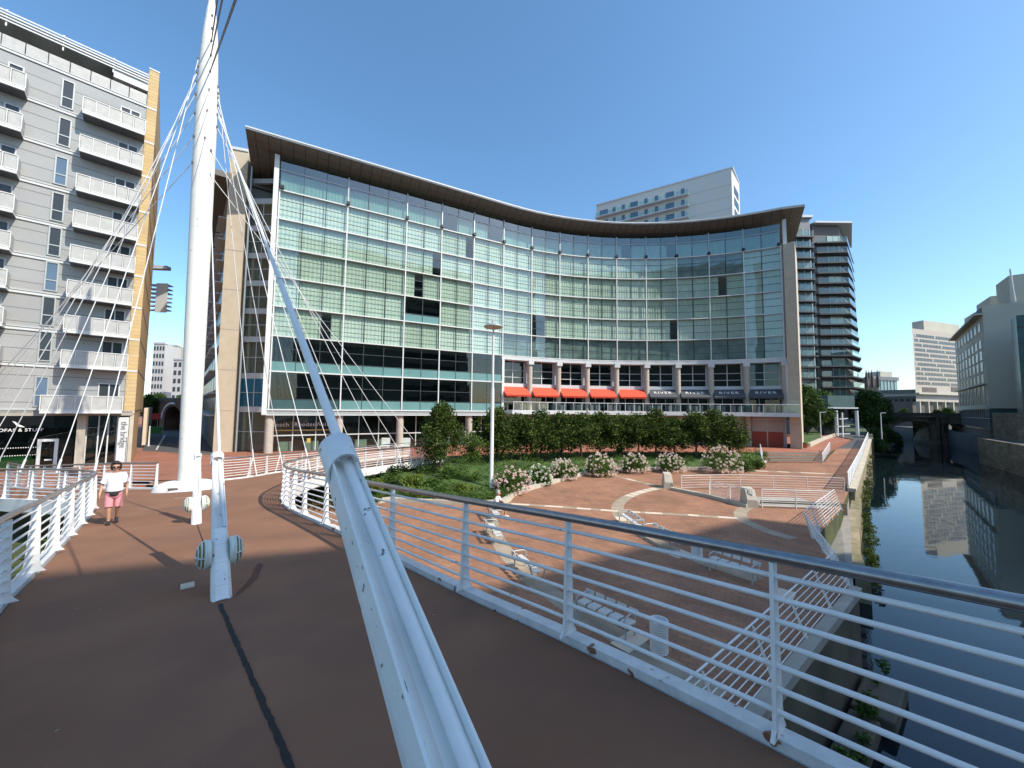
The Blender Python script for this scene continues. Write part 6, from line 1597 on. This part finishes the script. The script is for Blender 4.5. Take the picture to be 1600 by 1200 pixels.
# ground cover (uncountable)
def cover(name, spots, n, size, lf, seed):
    tag(leaf_cloud(spots, n, size, seed, .5).build(name, lf), kind='stuff')
sp = []
for r_ in GARDEN[1:-1]:
    for q in r_[::2]: sp.append((q + V(vr.uniform(-.4, .4), vr.uniform(-.4, .4), .04), vr.uniform(.3, .6) * (1.25 if q.x < 2 else .85)))
cover('ground_cover', sp, 22000, .075, 'leaf_mid', 31)
cover('grass_tufts', [(q + V(vr.uniform(-.4, .4), vr.uniform(-.4, .4), -.05), .4) for r_ in GARDEN[2:-1] for q in r_[::3]], 9000, .06, 'leaf_light', 33)
cover('undergrowth', [(V(vr.uniform(-24, -8.5), 0, 0) + V(0, vr.uniform(4, 15), ZP + .1), vr.uniform(.4, .9)) for _ in range(90)], 12000, .08, 'leaf_tree', 35)
cover('undergrowth', [(V(vr.uniform(-13, -8.2), vr.uniform(21, 30), ZP + .15), vr.uniform(.4, .8)) for _ in range(80)], 9000, .08, 'leaf_dark', 36)
# weeds on the river walls
sp = [(W1.lerp(W0, vr.random() ** 1.6) + V(.38, -.3, -1.2 - vr.random() * 1.5), vr.uniform(.10, .5)) for _ in range(24)]
cover('wall_weeds', sp, 2200, .07, 'leaf_tree', 41)
sp = [(ow[0].lerp(ow[3], vr.random()) + V(.45 + vr.uniform(0, .35), -.35, -.2 - vr.random() * .9), vr.uniform(.10, .42)) for _ in range(20)]
cover('wall_weeds', sp, 2400, .06, 'leaf_tree', 42)
sp = [((E4 + (E4 - E3) * .6).lerp(E3, vr.random()) + V(.42 + vr.uniform(0, .35), -.38, -1.6 - vr.random() * .6), vr.uniform(.10, .26)) for _ in range(26)]
cover('wall_weeds', sp, 2600, .05, 'leaf_mid', 43)
# far trees
ft = [tree_proto('far_tree', 3.6, 7.6, 1.6, 'leaf_far', 5200, .26, 140 + k, 30) for k in range(2)]
fl = [(1262, 74, 1.0, 'dark tree at the foot of the balcony tower, beside the end pier'), (1287, 80, .95, 'dark tree between the end pier and the tower entrance'), (1361, 86, 1.0, 'bright green tree on the bank beside the tower entrance'), (1376, 92, .85, 'green tree nearest the arched bridge')]
for i, (x, Y, s, lab) in enumerate(fl):
    p = at_y(x, 690, Y); place(ft[i % 2], i >= 2, (p.x, p.y, ZS), vr.uniform(0, 6), lab, 'trees round the balcony tower', (s, s, s))
for i, (x, Y, s, z, lab) in enumerate(((1366, 80, .42, -6.0, 'dark bush hanging over the river wall'), (1385, 90, .5, -7.2, 'dark bush on the bank before the first arch'), (1372, 72, .34, -7.0, 'dark bush low on the river wall near the water'), (1400, 100, .4, -7.8, 'bush rooted beside the first arch'), (1482, 112, .42, -1.2, 'bright bush on the arched bridge roadway'), (1464, 114, .34, -1.0, 'smaller bush on the arched bridge roadway'), (1415, 118, .36, -1.0, 'dark bush beyond the bridge parapet'))):
    p = at_y(x, 660, Y); dup(ft[i % 2], (p.x, p.y, z - 1.0), vr.uniform(0, 6), lab, 'bushes along the river', s)
for i, (x, Y, s, lab) in enumerate(((232, 72, .52, 'dark tree above the viaduct by the brick corner'), (248, 88, .6, 'light tree above the viaduct under the narrow tower'), (286, 92, .6, 'tree above the viaduct beside the mast'))):
    p = at_y(x, 640, Y); dup(ft[i % 2], (p.x, p.y, zt * 0 + -3.0), vr.uniform(0, 6), lab, 'trees behind the viaduct', s)
# ================================================================== PEOPLE
def person(name, label, loc, rz, J, hair, build_w=1.0, extras=None, scale=1.):
    """J: joints in metres (facing -y); one skinned body, clothes and hair as parts"""
    t = thing(name, label, 'person', (0, 0, 0))
    me = bpy.data.meshes.new('body')
    names = list(J); idx = {n: i for i, n in enumerate(names)}
    edges = [('pelvis', 'waist'), ('waist', 'chest'), ('chest', 'neck'), ('neck', 'jaw'), ('jaw', 'head'), ('head', 'crown')]
    for s in 'lr':
        edges += [('chest', 'shoulder' + s), ('shoulder' + s, 'elbow' + s), ('elbow' + s, 'wrist' + s), ('wrist' + s, 'palm' + s), ('pelvis', 'hip' + s), ('hip' + s, 'knee' + s), ('knee' + s, 'ankle' + s), ('ankle' + s, 'toe' + s)]
    rad = {'pelvis': .145 * build_w, 'waist': .135 * build_w, 'chest': .14 * build_w, 'neck': .055, 'jaw': .078, 'head': .110, 'crown': .085}
    for s in 'lr': rad.update({'shoulder' + s: .062, 'elbow' + s: .045, 'wrist' + s: .030, 'palm' + s: .034, 'hip' + s: .105 * build_w, 'knee' + s: .066, 'ankle' + s: .042, 'toe' + s: .036})
    vs = [Vector(J[n]) for n in names]; ed = [(idx[a], idx[b_]) for a, b_ in edges]; rs = [rad[n] for n in names]
    for s in 'lr':                                   # four fingers and a thumb, rooted in the palm
        w_, pm = Vector(J['wrist' + s]), Vector(J['palm' + s]); d = (pm - w_).normalized(); side = d.cross(V(0, 1, 0)).normalized(); fr = d.cross(side)
        for k, (off, ln) in enumerate(((-.030, .062), (-.010, .072), (.011, .068), (.030, .052))):
            i0 = len(vs); b0 = pm + fr * off + d * .02
            vs += [b0, b0 + d * ln * .55 + side * .006, b0 + d * ln + side * .022]; rs += [.0095, .0085, .0075]; ed += [(idx['palm' + s], i0), (i0, i0 + 1), (i0 + 1, i0 + 2)]
        i0 = len(vs); vs += [pm - fr * .045 - d * .02 + side * .01, pm - fr * .06 + d * .025 + side * .02]; rs += [.011, .009]; ed += [(idx['palm' + s], i0), (i0, i0 + 1)]
    me.from_pydata([tuple(v) for v in vs], ed, []); me.materials.append(MATS['skin'])
    o = bpy.data.objects.new('body', me); COL.objects.link(o); o.parent = t
    sk_ = o.modifiers.new('skin', 'SKIN'); sk_.use_smooth_shade = True
    for i, v in enumerate(me.skin_vertices[0].data): v.radius = (rs[i], rs[i]); v.use_root = (i == idx['pelvis'])
    su = o.modifiers.new('subdiv', 'SUBSURF'); su.levels = 2; su.render_levels = 2
    hd, cr, jw = Vector(J['head']), Vector(J['crown']), Vector(J['jaw']); ud = (cr - jw).normalized(); fd = V(0, -1, 0); fd = (fd - ud * fd.dot(ud)).normalized(); sd = fd.cross(ud)
    mb = MB(); mb.ico(hd + fd * .122 - ud * .015, .018, 2, (1, 1, 1.4)); mb.build('nose', 'skin', t)
    mb = MB()
    for s in (-1, 1): mb.ico(hd + sd * s * .10 - ud * .01 + fd * .0, .026, 1, (.5, .8, 1.2))
    mb.build('ears', 'skin', t)
    mb = MB(); mb.beam(hd + fd * .105 - ud * .062 - sd * .026, hd + fd * .105 - ud * .062 + sd * .026, .012, .010); mb.build('mouth', 'poster_red', t)
    hb = MB(); r_ = random.Random(4)
    for _ in range(hair[1]):
        d = Vector((r_.gauss(0, 1), r_.gauss(0, 1), r_.gauss(0, 1))).normalized(); 
        if d.dot(fd) > .30 and d.dot(ud) < .62: continue
        if d.dot(ud) < hair[2]: continue
        hb.ico(hd + ud * .012 + (sd * d.dot(sd) * .108 - fd * .012 + fd * d.dot(fd) * .108 + ud * d.dot(ud) * .128), hair[3], 1, jit=.25)
    hb.build('hair', hair[0], t)
    if extras: extras(t, J)
    t.location = loc; t.rotation_euler = (0, 0, rz); t.scale = (scale,) * 3
    return t
def ell(c, rx, ry, n=18, ax=(V(1, 0, 0), V(0, 1, 0))): return [Vector(c) + Vector(ax[0]) * rx * math.cos(2 * PI * k / n) + Vector(ax[1]) * ry * math.sin(2 * PI * k / n) for k in range(n)]
def sleeve(mb, a, b_, r0, r1):
    mb.tube([Vector(a), Vector(a).lerp(Vector(b_), .5), Vector(b_)], [r0, (r0 + r1) / 2, r1], 12)
JW = dict(pelvis=(0, 0, .84), waist=(0, .0, 1.0), chest=(0, .01, 1.20), neck=(0, .01, 1.375), jaw=(0, -.012, 1.455), head=(0, -.01, 1.54), crown=(0, .005, 1.62),
          shoulderl=(.19, .01, 1.295), elbowl=(.275, .05, 1.05), wristl=(.285, -.03, .84), palml=(.282, -.055, .77), shoulderr=(-.19, .01, 1.295), elbowr=(-.285, .03, 1.05), wristr=(-.32, -.11, .85), palmr=(-.325, -.15, .79),
          hipl=(.105, 0, .80), kneel=(.10, -.02, .45), anklel=(.09, .16, .14), toel=(.095, .06, .05), hipr=(-.105, 0, .80), kneer=(-.10, -.12, .45), ankler=(-.085, -.10, .08), toer=(-.09, -.24, .045))
def walker_clothes(t, J):
    mb = MB()
    mb.loft([ell((0, y, z), rx, ry) for y, z, rx, ry in ((0, .845, .205, .175), (0, .88, .214, .184), (-.005, .96, .205, .182), (-.005, 1.04, .192, .172), (-.012, 1.12, .192, .172), (-.008, 1.20, .200, .160), (0, 1.26, .205, .135), (.005, 1.305, .185, .112), (.008, 1.34, .135, .088), (.008, 1.365, .085, .072), (.006, 1.378, .066, .062))], cap=False)
    for s in 'lr':
        a, b_ = Vector(J['shoulder' + s]), Vector(J['elbow' + s]); inn = a + V(-.10 if s == 'l' else .10, 0, -.012)
        mb.tube([inn, a + V(0, 0, .006), a.lerp(b_, .4), a.lerp(b_, .74)], [.100, .092, .083, .088], 14, cap=False)
    mb.build('tee_shirt', 'tee_white', t)
    mb = MB(); mb.loft([ell((0, 0, z), rx, ry) for z, rx, ry in ((.90, .206, .172), (.84, .212, .180), (.76, .205, .168), (.70, .18, .13))], cap=False)
    for s, x in (('l', 1), ('r', -1)):
        h, k = Vector(J['hip' + s]), Vector(J['knee' + s])
        mb.tube([h + V(x * .004, 0, .02), h.lerp(k, .4) + V(x * .006, 0, 0), h.lerp(k, .97) + V(x * .006, 0, 0)], [.110, .106, .104], 14, cap=False)
    mb.build('shorts', 'shorts_pink', t)
    mb = MB(); mb.loft([ell((0, -.012, z), rx, ry) for z, rx, ry in ((.79, .07, .186), (.83, .15, .192), (.875, .212, .192), (.893, .216, .190))], cap=False); mb.ico((0, -.175, .83), .075, 2, (1.5, .5, .9)); mb.build('waist_bag', 'cloth_dark', t)
    for s in 'lr':
        a, b_ = Vector(J['ankle' + s]), Vector(J['toe' + s]); mb = MB(); d = (b_ - a); d.z = 0; d.normalize()
        mb.loft([[a - d * .07 + q for q in (V(-.04, 0, -.06), V(.04, 0, -.06), V(.04, 0, .03), V(-.04, 0, .03))], [a + d * .02 + q for q in (V(-.047, 0, -.065), V(.047, 0, -.065), V(.042, 0, .03), V(-.042, 0, .03))], [b_ + d * .06 + q for q in (V(-.045, 0, -.045), V(.045, 0, -.045), V(.04, 0, .025), V(-.04, 0, .025))], [b_ + d * .10 + q for q in (V(-.025, 0, -.04), V(.025, 0, -.04), V(.02, 0, .0), V(-.02, 0, .0))]])
        mb.build('shoe', 'cloth_dark', t, bevel=.01)
    mb = MB()
    for s in (-1, 1): mb.ico((s * .042, -.118, 1.545), .036, 2, (1, .4, .8))
    mb.beam((-.098, -.085, 1.552), (.098, -.085, 1.552), .06, .012); mb.build('sunglasses', 'black', t)
wp = at_deck(175, 818)
person('person', 'woman in white T-shirt and pink shorts walking towards the viewer in sunglasses', (wp.x, wp.y, deck_z(wp.x, wp.y) + .005), R(45), JW, ('hair_dark', 800, -.62, .030), 1.08, walker_clothes, 1.0).scale = (.86, .92, 1.0)
JS = dict(pelvis=(0, .05, .54), waist=(0, .06, .70), chest=(0, .0, .90), neck=(0, -.06, 1.06), jaw=(0, -.10, 1.125), head=(0, -.11, 1.20), crown=(0, -.10, 1.275),
          shoulderl=(.19, -.03, .98), elbowl=(.24, -.15, .76), wristl=(.12, -.33, .70), palml=(.06, -.38, .70), shoulderr=(-.19, -.03, .98), elbowr=(-.24, -.14, .76), wristr=(-.12, -.32, .70), palmr=(-.06, -.37, .69),
          hipl=(.10, .02, .52), kneel=(.13, -.43, .54), anklel=(.13, -.42, .10), toel=(.14, -.56, .05), hipr=(-.10, .02, .52), kneer=(-.13, -.43, .54), ankler=(-.12, -.36, .10), toer=(-.13, -.50, .05))
def sitter_clothes(t, J):
    mb = MB(); mb.loft([ell((0, y, z), rx, ry) for y, z, rx, ry in ((.05, .50, .2, .17), (.05, .62, .205, .165), (.04, .74, .20, .15), (.0, .88, .205, .145), (-.035, .98, .19, .12), (-.055, 1.035, .11, .085), (-.06, 1.06, .07, .065))], cap=False)
    for s in 'lr': sleeve(mb, J['shoulder' + s], Vector(J['shoulder' + s]).lerp(Vector(J['elbow' + s]), .8), .08, .075)
    mb.build('shirt', 'tee_white', t)
    mb = MB()
    for s in 'lr':
        h, k = Vector(J['hip' + s]), Vector(J['knee' + s]); mb.tube([h + V(0, .06, 0), h.lerp(k, .5), h.lerp(k, .95)], [.125, .11, .09], 12)
    mb.build('shorts', 'cloth_dark', t)
    mb = MB(); mb.ico((0, -.26, .70), .16, 2, (1.1, .8, .7), .08); mb.build('bag_on_lap', 'cloth_dark', t)
    mb = MB(); mb.ico((.08, -.12, .80), .10, 2, (.9, .5, 1.1)); mb.build('scarf', 'cloth_red', t)
    for s in 'lr': 
        a, b_ = Vector(J['ankle' + s]), Vector(J['toe' + s]); MB().tube([a + V(0, .05, -.05), a + V(0, -.03, -.045), b_, b_ + V(0, -.07, -.015)], [.04, .05, .045, .025], 8).build('shoe', 'tee_white', t)
sp_ = P_(777, 808); 
person('person', 'seated person in white top with dark bag on the lap, by the kerb', (sp_.x - .05, sp_.y + .05, ZP), R(72), JS, ('hair_grey', 220, -.2, .03), 1.0, sitter_clothes, 1.0)
